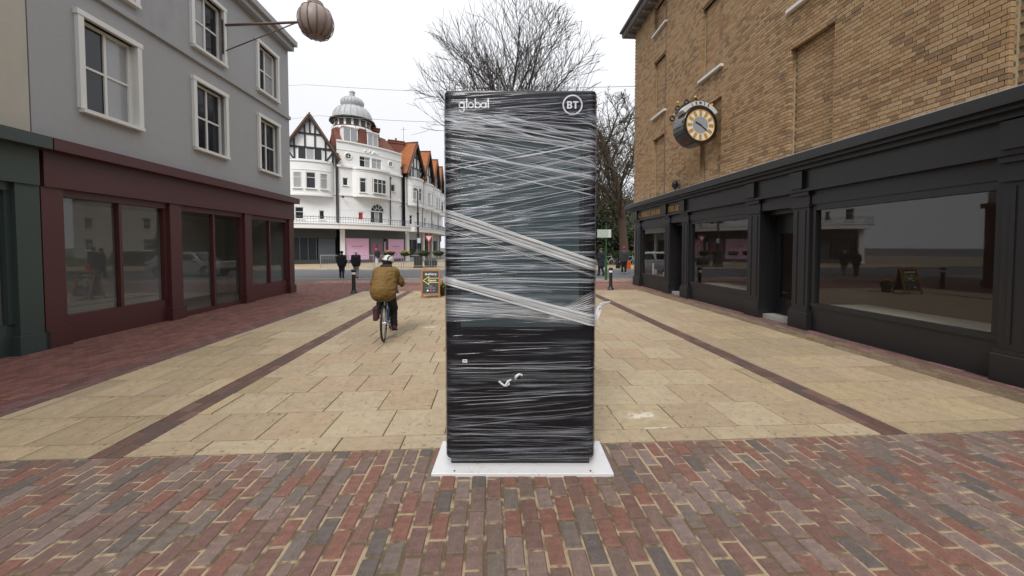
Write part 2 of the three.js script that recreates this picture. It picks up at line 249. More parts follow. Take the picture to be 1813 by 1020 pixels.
// old brick band in front, pale mortar
{
  const p = thing('brick_paving', 'red and purple brick paving with sandy joints round the white base', 'paving', V(0, 0, 0), TH, { kind: 'structure' });
  part('mortar', span(-5.6, 5.6, -0.1, -0.007, -3.164, -0.6), G.sand, p, { uv: 1 });
  const tints = [[0.225, 0.125, 0.1], [0.2, 0.118, 0.098], [0.25, 0.122, 0.093], [0.2, 0.14, 0.115], [0.15, 0.12, 0.108], [0.25, 0.17, 0.142], [0.2, 0.135, 0.115], [0.25, 0.118, 0.088], [0.23, 0.15, 0.125], [0.2, 0.11, 0.09], [0.195, 0.155, 0.13], [0.26, 0.19, 0.165]];
  const mats = tints.map((c) => M(...c, 0.84, { map: T.paver, bumpMap: T.paver, bumpScale: 0.004 }));
  const full = [0, 1, 2, 3, 4].map((v) => { const g = paver(0.103 + rr(-0.003, 0.002), 0.06, 0.212 + rr(-0.006, 0.002), 0.008), uv = g.attributes.uv; for (let i = 0; i < uv.count; i++) uv.setXY(i, uv.getX(i) + v * 0.37, uv.getY(i) + v * 0.61); return g; }), half = [0, 1].map((v) => paver(0.1, 0.06, 0.098 - v * 0.004, 0.008));
  const list = [];
  for (let c = -46; c <= 46; c++) {
    const x = c * 0.115 + 0.02; let L = 3.155; const odd = ((c % 2) + 2) % 2;
    if (odd) { list.push([x, L - 0.05, 1]); L -= 0.112; }
    while (L > 0.9) { list.push([x, L - 0.106, 0]); L -= 0.222; }
  }
  const q = list.filter(([x, L]) => !(x > -0.42 && x < 0.9 && L > 2.84)).map((b) => [b, Math.abs(b[0] - 0.15) * 0.45 + Math.abs(b[1] - 2.62)]).sort((a, b) => a[1] - b[1]);
  const rest = [];
  q.forEach(([[x, L, h]], i) => {
    const y = rr(-0.004, 0.003), ry = rr(-0.022, 0.022);
    if (i < 300) { const m = part('brick', pick(h ? half : full), pick(mats), p); m.position.set(x + rr(-0.003, 0.003), y, -L); m.rotation.set(rr(-0.01, 0.01), ry, rr(-0.01, 0.01)); }
    else { const c = pick(tints); rest.push([x, y, -L, ry, ...c, 0, 0, [1, 1, h ? 0.47 : 1]]); }
  });
  stuffMesh('brick_field', full[0], M(1, 1, 1, 0.84, { map: T.paver, bumpMap: T.paver, bumpScale: 0.004 }), rest, p);
}

// ================================================================== THE KIOSK
const KX = 0.065, KW = 1.166, KD = 0.28, KZ = -2.845, KH = 2.925;            // centre, width, depth, front face, height
{
  const t = thing('base_plate', 'white marbled base slab under the wrapped black kiosk', 'base', V(0.08, 0, -2.975));
  part('slab', rbox(1.385, 0.03, 0.472, 0.006, 0, 0.006, 0), M(0.72, 0.72, 0.73, 0.32, { map: T.marble }), t, { uv: true });
  const bolt = M(0.1, 0.09, 0.08, 0.4, { metalness: 0.8 });
  for (const [x, z] of [[-0.52, 0.205], [0.52, 0.205], [-0.52, -0.2], [0.52, -0.2]]) part('bolt', lathe([[0, 0.026], [0.006, 0.026], [0.008, 0.022], [0.008, 0.02]], 8), bolt, t).position.set(x, 0, z);
}
const font = await new FontLoader().loadAsync('fonts/droid/droid_sans_bold.typeface.json');
const serif = await new FontLoader().loadAsync('fonts/droid/droid_serif_bold.typeface.json');
const text = (s, size, f = font, depth = 0.004) => { const g = new TextGeometry(s, { font: f, size, depth, curveSegments: 5 }); g.computeBoundingBox(); return g.translate(-g.boundingBox.min.x, 0, 0); };
{
  const t = thing('digital_kiosk', 'tall black advertising kiosk wrapped in clear stretch film', 'kiosk', V(KX, 0.021, KZ - KD / 2));
  const sh = new THREE.Shape(), w = KW / 2, d = KD / 2, r = 0.042;
  sh.moveTo(-w + r, -d); sh.lineTo(w - r, -d); sh.absarc(w - r, -d + r, r, -Math.PI / 2, 0); sh.lineTo(w, d - r); sh.absarc(w - r, d - r, r, 0, Math.PI / 2); sh.lineTo(-w + r, d); sh.absarc(-w + r, d - r, r, Math.PI / 2, Math.PI); sh.lineTo(-w, -d + r); sh.absarc(-w + r, -d + r, r, Math.PI, Math.PI * 1.5);
  const body = new THREE.ExtrudeGeometry(sh, { depth: KH - 0.12, bevelEnabled: true, bevelSize: 0.012, bevelThickness: 0.022, bevelOffset: -0.012, bevelSegments: 4, curveSegments: 8 }).rotateX(-Math.PI / 2).translate(0, 0.075, 0);
  part('body', body, M(0.008, 0.008, 0.011, 0.35, { specularIntensity: 0.5 }), t);
  part('plinth', rbox(KW - 0.07, 0.09, KD - 0.05, 0.008, 0, 0.045, 0), M(0.012, 0.012, 0.013, 0.6), t);
  part('screen', rbox(0.915, 1.42, 0.012, 0.003, -0.005, 1.81, d - 0.003), M(0.038, 0.06, 0.067, 0.04, { ior: 1.75 }), t);  // reflected facades painted in: teal base colour, height ending where the reflection stops
  const bez = M(0.01, 0.01, 0.013, 0.35);
  for (const s of [-1, 1]) part('bezel', rbox(0.03, 1.46, 0.016, 0.003, -0.005 + s * 0.4735, 1.81, d - 0.003), bez, t);
  for (const s of [-1, 1]) part('bezel', rbox(0.917, 0.028, 0.0155, 0.003, -0.005, 1.81 + s * 0.725, d - 0.003), bez, t);
  part('header_panel', rbox(1.06, 0.2, 0.008, 0.003, 0, 2.77, d - 0.001), M(0.01, 0.011, 0.02, 0.2, { specularIntensity: 0.6 }), t);
  part('access_panel', rbox(0.96, 0.56, 0.008, 0.003, 0, 0.46, d - 0.001), M(0.008, 0.008, 0.01, 0.3, { specularIntensity: 0.5 }), t);
  // round-lettered wordmark and ring emblem, white
  const wm = M(0.78, 0.78, 0.8, 0.45), z = d + 0.005, st = 0.0085, ring = (x, y, R0) => new THREE.TorusGeometry(R0, st * 0.62, 6, 28).scale(1, 1, 0.4).translate(x, y, z), stem = (x, y0, y1) => box(st * 1.25, y1 - y0, 0.005, x, (y0 + y1) / 2, z);
  const lx = -0.465, by = 2.768, q = 0.0185, L = [];
  L.push(ring(lx + q, by + q, q), stem(lx + 2 * q, by - 0.012, by + 2 * q + 0.002)); L.push(new THREE.TorusGeometry(q, st * 0.62, 6, 16, Math.PI).scale(1, 1, 0.4).rotateZ(Math.PI).translate(lx + q, by - 0.012, z));
  L.push(stem(lx + 0.056, by - 0.004, by + 0.07)); L.push(ring(lx + 0.088, by + q, q)); L.push(stem(lx + 0.122, by - 0.003, by + 0.07), ring(lx + 0.122 + q, by + q, q));
  L.push(ring(lx + 0.184, by + q, q), stem(lx + 0.184 + q, by - 0.003, by + 2 * q + 0.003), stem(lx + 0.22, by - 0.004, by + 0.07));
  part('wordmark', L, wm, t);
  const e = part('ring_emblem', new THREE.TorusGeometry(0.071, 0.006, 6, 48).scale(1, 1, 0.4).translate(0.395, 2.79, z), wm, t);
  const bt = text('BT', 0.056, font, 0.005); bt.computeBoundingBox(); part('emblem_letters', bt.translate(0.395 - bt.boundingBox.max.x / 2, 2.79 - 0.028, z - 0.002), wm, e);
  const c = document.createElement('canvas'); c.width = 64; c.height = 48; const x = c.getContext('2d'); x.fillStyle = '#e4e4e2'; x.fillRect(0, 0, 64, 48); x.fillStyle = '#333'; for (let i = 0; i < 9; i++) x.fillRect(10 + i * 5, 12, 2 + (i % 3), 14); x.fillRect(10, 32, 40, 4);
  const tx = new THREE.CanvasTexture(c); tx.colorSpace = THREE.SRGBColorSpace; const s = part('sticker', new THREE.PlaneGeometry(0.036, 0.026), M(1, 1, 1, 0.6, { map: tx }), t); s.position.set(-0.43, 0.83, d + 0.014);
}
// stretch film round it
{
  const t = thing('stretch_film', 'clear stretch film wound in streaky layers round the tall kiosk', 'film', V(KX, 0.021, KZ - KD / 2));
  const w = KW / 2, d = KD / 2, rc = 0.05;
  const fr = mul(77), f_ = (a, b) => a + (b - a) * fr();
  const peri = (a, off) => {                                                // metres along the front from its left end; wraps onto the sides
    const flat = 2 * w - 2 * rc, arc = rc * Math.PI / 2; let s = a - rc;
    if (s >= 0 && s <= flat) return [-w + rc + s, d + off, 0];
    const right = s > flat; let e = right ? s - flat : -s; const sg = right ? 1 : -1, cx = sg * (w - rc);
    if (e < arc) { const q = e / rc; return [cx + sg * Math.sin(q) * (rc + off), d - rc + Math.cos(q) * (rc + off), sg * q]; }
    e -= arc; return [sg * (w + off), d - rc - e, sg * Math.PI / 2];
  };
  // fine sheet: streaks of doubled film, mapped along the front
  const TW = 512, THh = 2048, base = (y) => {                               // film opacity by height (photograph rows 157 to 829)
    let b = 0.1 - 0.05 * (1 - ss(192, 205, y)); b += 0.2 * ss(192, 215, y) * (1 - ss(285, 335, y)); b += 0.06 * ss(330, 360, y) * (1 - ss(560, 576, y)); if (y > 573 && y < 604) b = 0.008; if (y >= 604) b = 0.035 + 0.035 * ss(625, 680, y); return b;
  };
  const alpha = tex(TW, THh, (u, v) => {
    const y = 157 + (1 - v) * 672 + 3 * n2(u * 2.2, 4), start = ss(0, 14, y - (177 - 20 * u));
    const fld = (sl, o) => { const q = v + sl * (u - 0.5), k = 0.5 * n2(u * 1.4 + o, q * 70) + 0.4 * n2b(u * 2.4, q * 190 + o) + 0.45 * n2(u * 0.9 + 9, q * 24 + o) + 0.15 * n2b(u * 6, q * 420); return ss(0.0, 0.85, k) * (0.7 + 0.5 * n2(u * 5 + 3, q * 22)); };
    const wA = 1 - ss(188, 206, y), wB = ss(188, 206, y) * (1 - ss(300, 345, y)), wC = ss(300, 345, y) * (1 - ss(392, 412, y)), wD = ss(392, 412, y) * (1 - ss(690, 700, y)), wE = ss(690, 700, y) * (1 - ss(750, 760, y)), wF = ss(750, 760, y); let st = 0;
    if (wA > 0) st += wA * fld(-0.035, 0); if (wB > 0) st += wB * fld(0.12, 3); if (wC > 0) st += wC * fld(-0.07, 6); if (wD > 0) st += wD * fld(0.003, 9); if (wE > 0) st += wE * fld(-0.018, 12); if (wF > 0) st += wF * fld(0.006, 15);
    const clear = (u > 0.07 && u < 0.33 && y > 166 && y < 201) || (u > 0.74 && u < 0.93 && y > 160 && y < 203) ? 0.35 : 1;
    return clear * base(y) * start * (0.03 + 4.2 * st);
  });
  alpha.wrapS = THREE.MirroredRepeatWrapping;
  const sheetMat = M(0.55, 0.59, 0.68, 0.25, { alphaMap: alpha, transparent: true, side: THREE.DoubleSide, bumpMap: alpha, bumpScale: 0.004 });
  { // closed loop of film: front, sides and back
    const cols = [], N = 40; const half = []; for (let i = 0; i <= N; i++) half.push(-KD + rc + (i / N) * (2 * w + 2 * (KD - rc))); // front and both sides
    for (const a of half) cols.push([peri(a, 0.006), a / (2 * w)]);
    for (let i = 1; i < 8; i++) cols.push([[w + 0.006 - (i / 8) * (2 * w + 0.012), -d - 0.006, 0], 1.25 + i / 8]);
    cols.push([peri(half[0], 0.006), 2.25]);
    const rows = 60, P = [], U = [], I = []; for (let j = 0; j <= rows; j++) for (const [[x, z], u] of cols) { const y = 0.04 + (j / rows) * (KH - 0.07), k = 0.004 * n2(x * 3 + z * 5, y * 18); P.push(x + Math.sign(x) * Math.abs(k) * (Math.abs(x) > w - 0.02 ? 1 : 0), y, z + (z > 0 ? Math.abs(k) : 0)); U.push(u, j / rows); }
    for (let j = 0; j < rows; j++) for (let i = 0; i < cols.length - 1; i++) { const a = j * cols.length + i, b = a + cols.length; I.push(a, a + 1, b + 1, a, b + 1, b); }
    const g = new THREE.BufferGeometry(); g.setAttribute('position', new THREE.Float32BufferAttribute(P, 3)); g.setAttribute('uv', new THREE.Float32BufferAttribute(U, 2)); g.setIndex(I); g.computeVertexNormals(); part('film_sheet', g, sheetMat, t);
    const ridges = tex(256, 2048, (u, v) => { const y = 157 + (1 - v) * 672, q = v - 0.02 * (u - 0.5), q2 = v + 0.06 * (u - 0.5), k = ss(200, 240, y) * (1 - ss(290, 340, y)); return 0.5 + 0.3 * lerp(n2(u * 1.5, q * 60), n2(u * 1.5, q2 * 60), k) + 0.2 * lerp(n2b(u * 2.6, q * 130), n2b(u * 2.6, q2 * 130), k); }); ridges.wrapS = THREE.MirroredRepeatWrapping;
    part('clear_film', g.clone().scale(1.002, 1, 1.008), M(0.97, 0.98, 1, 0.16, { transmission: 1, thickness: 0, ior: 1.33, bumpMap: ridges, bumpScale: 0.009, side: THREE.DoubleSide }), t);
  }
  // strands: narrow raised folds running across the front and round the corners
  const bufs = () => ({ P: [], C: [], I: [] });
  const px = (v) => (829 - v) / 230, pxx = (u) => (u - 788) / 230;
  function strand(B, vL, vR, wid, al, a0 = -0.1, a1 = 2 * w + 0.1, wob = 0.003, lift = 0.008, sag = 0) {
    wid *= 1.35; al = Math.min(1, al * 1.25); const n = 26, ph = f_(0, 9), fq = f_(1, 4), b0 = B.P.length / 3, open0 = a0 > 0, open1 = a1 < 2 * w, col = f_(0.8, 1);
    for (let i = 0; i <= n; i++) {
      const q = i / n, a = a0 + (a1 - a0) * q, s = a / (2 * w), y = px(lerp(vL, vR, s)) + wob * n2(ph + a * fq, ph) - sag * 4 * s * (1 - s), wv = wid * (0.55 + 0.45 * Math.abs(n2(ph * 3 + a * 2.5, 7))) * 0.5;
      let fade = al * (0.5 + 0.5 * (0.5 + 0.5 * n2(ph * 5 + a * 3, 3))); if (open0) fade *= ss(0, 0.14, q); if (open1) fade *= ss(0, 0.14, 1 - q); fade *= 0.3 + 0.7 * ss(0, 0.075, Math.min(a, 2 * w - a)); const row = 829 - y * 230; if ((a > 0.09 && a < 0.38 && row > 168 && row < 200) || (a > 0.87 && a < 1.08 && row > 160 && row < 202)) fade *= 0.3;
      for (const [o, e, k] of [[-1, 0.001, 0.12], [-0.25, 1, 1], [0.3, 1, 0.9], [1, 0.001, 0.12]]) { const [x, z] = peri(a, lift + (e === 1 ? Math.min(0.004, wv * 0.55) : 0)); B.P.push(x, clamp(y + o * wv, 0.045, KH - 0.03), z); B.C.push(col, col, col, fade * k); }
    }
    for (let i = 0; i < n; i++) for (let k = 0; k < 3; k++) { const a = b0 + i * 4 + k, b = a + 4; B.I.push(a, b, b + 1, a, b + 1, a + 1); }
  }
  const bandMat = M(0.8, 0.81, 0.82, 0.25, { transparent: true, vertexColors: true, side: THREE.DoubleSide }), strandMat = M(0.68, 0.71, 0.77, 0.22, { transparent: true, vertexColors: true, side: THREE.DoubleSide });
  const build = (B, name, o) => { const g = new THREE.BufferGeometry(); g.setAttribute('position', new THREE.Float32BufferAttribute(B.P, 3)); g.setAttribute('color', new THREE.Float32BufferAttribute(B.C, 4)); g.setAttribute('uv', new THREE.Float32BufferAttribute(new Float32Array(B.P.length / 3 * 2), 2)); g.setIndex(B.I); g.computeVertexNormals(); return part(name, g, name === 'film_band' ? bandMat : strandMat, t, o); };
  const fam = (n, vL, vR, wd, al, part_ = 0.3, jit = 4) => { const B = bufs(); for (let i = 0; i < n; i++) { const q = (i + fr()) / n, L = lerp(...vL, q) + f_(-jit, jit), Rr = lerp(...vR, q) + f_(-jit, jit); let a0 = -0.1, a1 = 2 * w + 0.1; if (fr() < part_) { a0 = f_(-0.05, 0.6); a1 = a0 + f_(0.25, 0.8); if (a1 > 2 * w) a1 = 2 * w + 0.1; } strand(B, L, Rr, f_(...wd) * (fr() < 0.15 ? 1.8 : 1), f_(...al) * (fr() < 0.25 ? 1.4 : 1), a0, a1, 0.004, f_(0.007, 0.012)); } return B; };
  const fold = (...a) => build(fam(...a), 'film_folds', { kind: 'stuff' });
  // soft smears where the film lies doubled, then the sharper creases
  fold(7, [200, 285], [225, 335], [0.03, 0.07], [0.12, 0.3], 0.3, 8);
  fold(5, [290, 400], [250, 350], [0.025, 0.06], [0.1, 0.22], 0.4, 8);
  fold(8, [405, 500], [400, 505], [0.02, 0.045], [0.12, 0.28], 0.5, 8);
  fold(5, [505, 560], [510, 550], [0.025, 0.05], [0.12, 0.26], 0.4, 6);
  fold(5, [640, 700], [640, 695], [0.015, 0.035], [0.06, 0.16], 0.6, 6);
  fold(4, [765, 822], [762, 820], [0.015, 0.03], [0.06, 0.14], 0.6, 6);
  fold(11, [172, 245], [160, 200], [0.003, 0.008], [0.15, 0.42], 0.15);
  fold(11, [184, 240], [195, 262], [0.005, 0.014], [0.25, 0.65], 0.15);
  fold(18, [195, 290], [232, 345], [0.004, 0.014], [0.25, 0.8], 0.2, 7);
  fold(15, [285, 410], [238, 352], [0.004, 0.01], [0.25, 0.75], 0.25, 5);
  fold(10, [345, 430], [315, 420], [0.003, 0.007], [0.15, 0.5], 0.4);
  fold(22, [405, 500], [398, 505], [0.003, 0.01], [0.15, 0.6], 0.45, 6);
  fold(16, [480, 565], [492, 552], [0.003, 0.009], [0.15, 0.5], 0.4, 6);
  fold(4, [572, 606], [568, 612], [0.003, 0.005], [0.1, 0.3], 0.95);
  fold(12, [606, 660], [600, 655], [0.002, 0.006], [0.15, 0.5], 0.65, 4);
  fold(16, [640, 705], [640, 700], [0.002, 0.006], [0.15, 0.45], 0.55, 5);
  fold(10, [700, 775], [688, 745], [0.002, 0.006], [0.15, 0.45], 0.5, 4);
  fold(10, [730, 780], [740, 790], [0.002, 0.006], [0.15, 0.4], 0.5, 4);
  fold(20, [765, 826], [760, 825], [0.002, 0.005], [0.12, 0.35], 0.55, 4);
  // broad twisted bands
  const band = (list, n, wd, al, lift, label) => { const B = bufs(); for (let i = 0; i < n; i++) { const q = n > 1 ? i / (n - 1) : 0; const [l0, l1, r0, r1] = list; strand(B, lerp(l0, l1, q) + f_(-1, 1), lerp(r0, r1, q) + f_(-1, 1), f_(...wd), f_(...al), -0.1, 2 * w + 0.1, 0.001, lift + f_(0, 0.006)); } build(B, 'film_band', { label }); };
  band([369, 389, 460, 477], 17, [0.004, 0.017], [0.35, 1], 0.016, 'broad white band of film slanting down to the right');
  band([403, 407, 486, 489], 2, [0.004, 0.007], [0.5, 0.7], 0.014, 'thin slack strand of film below the upper band');
  band([489, 500, 558, 577], 14, [0.005, 0.018], [0.4, 1], 0.02, 'bright twisted band of film crossing the lower screen');
  band([524, 552, 548, 573], 14, [0.006, 0.022], [0.15, 0.6], 0.014, 'wide pale band of film below the lower screen');
  { const B = bufs(); for (let i = 0; i < 11; i++) { const p0 = 549 + i * 1.6, p1 = 512 + i * 4.5, sl = (p1 - p0) / 0.27; strand(B, p0 - 0.73 * sl, p1, f_(0.004, 0.012), f_(0.3, 0.75), 0.78, 2 * w + 0.1, 0.001, 0.012); } build(B, 'film_band', { label: 'short fan of film rising to the right edge' }); }
  // loose tail flying off the right edge, and the torn knot on the front
  {
    const m = M(0.82, 0.82, 0.84, 0.4, { transparent: true, opacity: 0.95, side: THREE.DoubleSide });
    const x0 = w + 0.006, y = (v) => px(v), P = [], I = [], N = 16, K = 8;
    const cl = [[x0, y(572), 0.06, 0.012], [x0 + 0.012, y(562), 0.055, 0.028], [x0 + 0.026, y(548), 0.05, 0.04], [x0 + 0.034, y(541), 0.045, 0.036], [x0 + 0.055, y(538), 0.04, 0.02], [x0 + 0.115, y(533.5), 0.03, 0.006]];
    for (let i = 0; i <= N; i++) { const q = i / N * (cl.length - 1), k = Math.min(cl.length - 2, Math.floor(q)), f = q - k, c = cl[k].map((a, j) => lerp(a, cl[k + 1][j], f)); for (let j = 0; j <= K; j++) { const e = j / K - 0.5; const up = q < 2.6; P.push(c[0] + (up ? e * c[3] * 1.5 : 0), c[1] + (up ? 0 : -e * c[3] * 1.7), d - c[2] + 0.008 * Math.sin(e * 16 + q) + 0.004 * n2(q * 2, e * 5)); } }
    for (let i = 0; i < N; i++) for (let j = 0; j < K; j++) { const a = i * (K + 1) + j, b = a + K + 1; I.push(a, a + 1, b + 1, a, b + 1, b); }
    const g = new THREE.BufferGeometry(); g.setAttribute('position', new THREE.Float32BufferAttribute(P, 3)); g.setIndex(I); g.computeVertexNormals(); part('loose_end', g, m, t, { label: 'loose torn end of film sticking out' });
    const kx = (u) => (u - 922) / 230 - 0.0, kp = (u, v, z = 0.02) => V(kx(u), px(v), d + z), km = M(0.7, 0.72, 0.76, 0.35, { transparent: true, opacity: 0.92, side: THREE.DoubleSide });
    const roll = (pts, r) => { const gg = tube(pts, r, 7, 26), pp = gg.attributes.position; for (let i = 0; i < pp.count; i++) { const k = n3a(pp.getX(i) * 90, pp.getY(i) * 90, pp.getZ(i) * 90) * 0.004; pp.setXYZ(i, pp.getX(i) + k, pp.getY(i) + k * 0.6, pp.getZ(i) + k); } gg.computeVertexNormals(); return gg; };
    part('torn_knot', [roll([kp(924, 664, 0.012), kp(920, 661, 0.03), kp(914, 665, 0.03), kp(914, 671, 0.012)], 0.01), roll([kp(905, 672, 0.01), kp(899, 675, 0.026), kp(895, 681, 0.03), kp(891, 680, 0.022), kp(884, 675, 0.01)], 0.008), roll([kp(898, 673, 0.014), kp(902, 678, 0.028), kp(896, 683, 0.024)], 0.006)], km, t, { label: 'torn and rolled knot of film on the front' });
  }
}

// ================================================================== BUILDINGS
// A wall on a map (s, y, out) -> point, with real openings; reveals run inwards.
function wallGeo(map, s0, s1, y0, y1, open = [], reveal = 0.16, step = 0.7, out = 0) {
  const cut = (a, b, lst, st) => { const v = [a, b, ...lst.filter((x) => x > a && x < b)].sort((x, y) => x - y), o = []; for (let i = 0; i < v.length; i++) { if (i) { const n = Math.ceil((v[i] - v[i - 1]) / st); for (let k = 1; k < n; k++) o.push(lerp(v[i - 1], v[i], k / n)); } if (!i || v[i] - v[i - 1] > 1e-4) o.push(v[i]); } return o; };
  const ss_ = cut(s0, s1, open.flatMap((o) => [o[0], o[1]]), step), ys = cut(y0, y1, open.flatMap((o) => [o[2], o[3]]), 99), P = [];
  for (let i = 0; i < ss_.length - 1; i++) for (let j = 0; j < ys.length - 1; j++) {
    const s = (ss_[i] + ss_[i + 1]) / 2, y = (ys[j] + ys[j + 1]) / 2; if (open.some((o) => s > o[0] && s < o[1] && y > o[2] && y < o[3])) continue;
    P.push(...quad(map(ss_[i], ys[j], out), map(ss_[i + 1], ys[j], out), map(ss_[i + 1], ys[j + 1], out), map(ss_[i], ys[j + 1], out)));
  }
  for (const [a, b, c, e] of open) for (const [p, q, r, t] of [[a, c, a, e], [b, e, b, c], [a, e, b, e], [b, c, a, c]]) P.push(...quad(map(p, q, out), map(r, t, out), map(r, t, out - reveal), map(p, q, out - reveal)));
  return tri(P);
}
const UNIT = new THREE.PlaneGeometry(1, 1);
// A window set into an opening: a group of frame, sill and one pane for each light.
function win(parent, map, s0, s1, y0, y1, o = {}) {
  const c = map((s0 + s1) / 2, y0, o.out ?? -0.12), a = map(s0, y0, 0), b = map(s1, y0, 0), off = (() => { let t = parent; while (t.parent && t.parent !== scene) t = t.parent; return OFF.get(t); })();
  const g = new THREE.Group(); g.name = o.name ?? 'window'; g.position.copy(c); if (off) g.position.sub(off); g.rotation.y = Math.atan2(-(b.z - a.z), b.x - a.x); parent.add(g);
  const w = s1 - s0, h = y1 - y0, f = o.f ?? 0.06, L = [box(f, h, 0.07, -w / 2 + f / 2, h / 2), box(f, h, 0.07, w / 2 - f / 2, h / 2), box(w - 2 * f, f, 0.07, 0, f / 2), box(w - 2 * f, f, 0.07, 0, h - f / 2)], cols = o.cols ?? 2, rails = o.rails ?? [0.6];
  for (let i = 1; i < cols; i++) L.push(box(f * 0.8, h - 2 * f, 0.06, -w / 2 + w * i / cols, h / 2));
  for (const r of rails) L.push(box(w - 2 * f, f * 0.7, 0.052, 0, h * r));
  if (o.surround) L.push(box(w + 0.24, 0.1, 0.24, 0, h + 0.05, 0.08), box(0.1, h, 0.22, -w / 2 - 0.05, h / 2, 0.08), box(0.1, h, 0.22, w / 2 + 0.05, h / 2, 0.08));
  part('frame', L, o.fm ?? G.whitePaint, g, { local: true });
  if (o.sill !== false) part('sill', box(w + 0.16, 0.07, 0.26, 0, -0.036, 0.1), o.sm ?? o.fm ?? G.whitePaint, g, { local: true });
  for (let i = 0; i < cols; i++) { const p = part('pane', UNIT, typeof o.glass === 'function' ? o.glass(i) : o.glass ?? G.darkGlass, g, { local: true }); p.scale.set(w / cols - f * 0.4, h - 2 * f, 1); p.position.set(-w / 2 + w * (i + 0.5) / cols, h / 2, 0); }
  return g;
}
// ---- the white building on the far corner: plan curve, s runs along the front to the right
const PLAN = [[-60, 30], [-44, 30.5], [-32, 32.5], [-24, 34.6], [-18, 37.2], [-14.9, 39.9], [-12.9, 43.2], [-11.8, 47], [-11.45, 52], [-11.6, 58], [-12.1, 66], [-13, 76]];
const CS = []; {
  for (let i = 0; i < PLAN.length - 1; i++) { const p1 = PLAN[i], p2 = PLAN[i + 1], p0 = PLAN[i - 1] ?? [2 * p1[0] - p2[0], 2 * p1[1] - p2[1]], p3 = PLAN[i + 2] ?? [2 * p2[0] - p1[0], 2 * p2[1] - p1[1]];
    for (let k = 0; k < 40; k++) { const t = k / 40; CS.push([0, 1].map((q) => 0.5 * (2 * p1[q] + (p2[q] - p0[q]) * t + (2 * p0[q] - 5 * p1[q] + 4 * p2[q] - p3[q]) * t * t + (3 * p1[q] - p0[q] - 3 * p2[q] + p3[q]) * t ** 3))); } }
  let a = 0; CS.forEach((p, i) => { if (i) a += Math.hypot(p[0] - CS[i - 1][0], p[1] - CS[i - 1][1]); p.push(a); }); const z = CS[160][2]; CS.forEach((p) => { p[2] -= z; });
}
const fp = (s, y, out = 0) => {
  let k = 1; while (k < CS.length - 1 && CS[k][2] < s) k++;
  const a = CS[k - 1], b = CS[k], t = (s - a[2]) / (b[2] - a[2]), dx = b[0] - a[0], dz = b[1] - a[1], l = Math.hypot(dx, dz);
  return V(lerp(a[0], b[0], t) + dz / l * out, y, -(lerp(a[1], b[1], t) - dx / l * out));
};
const fturn = (s) => { const a = fp(s - 0.2, 0), b = fp(s + 0.2, 0); return Math.atan2(-(b.z - a.z), b.x - a.x); };
const alongS = (s0, s1, y0, y1, o0, o1, st = 0.6) => {                      // a moulding following the front
  const n = Math.max(1, Math.ceil((s1 - s0) / st)), P = [];
  for (let i = 0; i < n; i++) { const a = lerp(s0, s1, i / n), b = lerp(s0, s1, (i + 1) / n), q = (s, y, o) => fp(s, y, o);
    P.push(...quad(q(a, y0, o1), q(b, y0, o1), q(b, y1, o1), q(a, y1, o1)), ...quad(q(a, y1, o1), q(b, y1, o1), q(b, y1, o0), q(a, y1, o0)), ...quad(q(a, y0, o0), q(b, y0, o0), q(b, y0, o1), q(a, y0, o1)));
    if (!i) P.push(...quad(q(a, y0, o0), q(a, y0, o1), q(a, y1, o1), q(a, y1, o0))); if (i === n - 1) P.push(...quad(q(b, y0, o1), q(b, y0, o0), q(b, y1, o0), q(b, y1, o1))); }
  return tri(P);
};
const place = (g, s, y, out) => { const p = fp(s, y, out); return g.rotateY(fturn(s)).translate(p.x, p.y, p.z); };
const curt = (i) => (hash(i + Math.floor(R() * 400), 5) > 0.5 ? G.curtain : G.darkGlass);
const ironRail = (t, s0, s1) => {
  const L = [alongS(s0, s1, 4.6, 4.64, 1.16, 1.2), alongS(s0, s1, 4.12, 4.15, 1.16, 1.2), alongS(s0, s1, 4.42, 4.44, 1.165, 1.19)];
  for (let s = s0 + 0.1; s < s1; s += 0.22) L.push(place(box(0.022, 0.64, 0.022), s, 4.34, 1.18), place(new THREE.OctahedronGeometry(0.04), s, 4.69, 1.18));
  part('railing', L, M(0.1, 0.1, 0.105, 0.5), t);
};
const canopy = (t, s0, s1) => { parts('canopy', [alongS(s0, s1, 3.52, 4.02, -0.1, 1.3), alongS(s0, s1, 3.95, 4.04, 1.2, 1.38)], G.white, t, { uv: true }); ironRail(t, s0, s1); };
const backing = (t, s0, s1, y1, deep = 7) => part('rear_wall', [wallGeo((s, y, o) => fp(s, y, o), s0, s1, 0, y1, [], 0, 1.2, -deep), tri([...quad(fp(s0, 0, -0.2), fp(s0, 0, -deep), fp(s0, y1, -deep), fp(s0, y1, -0.2)), ...quad(fp(s1, 0, -0.2), fp(s1, 0, -deep), fp(s1, y1, -deep), fp(s1, y1, -0.2)), ...quad(fp(s0, y1 - 0.3, -0.2), fp(s1, y1 - 0.3, -0.2), fp(s1, y1 - 0.3, -deep), fp(s0, y1 - 0.3, -deep)), ...quad(fp(s0, 0, -2.4), fp(s1, 0, -2.4), fp(s1, 4, -2.4), fp(s0, 4, -2.4))])], G.slate, t);
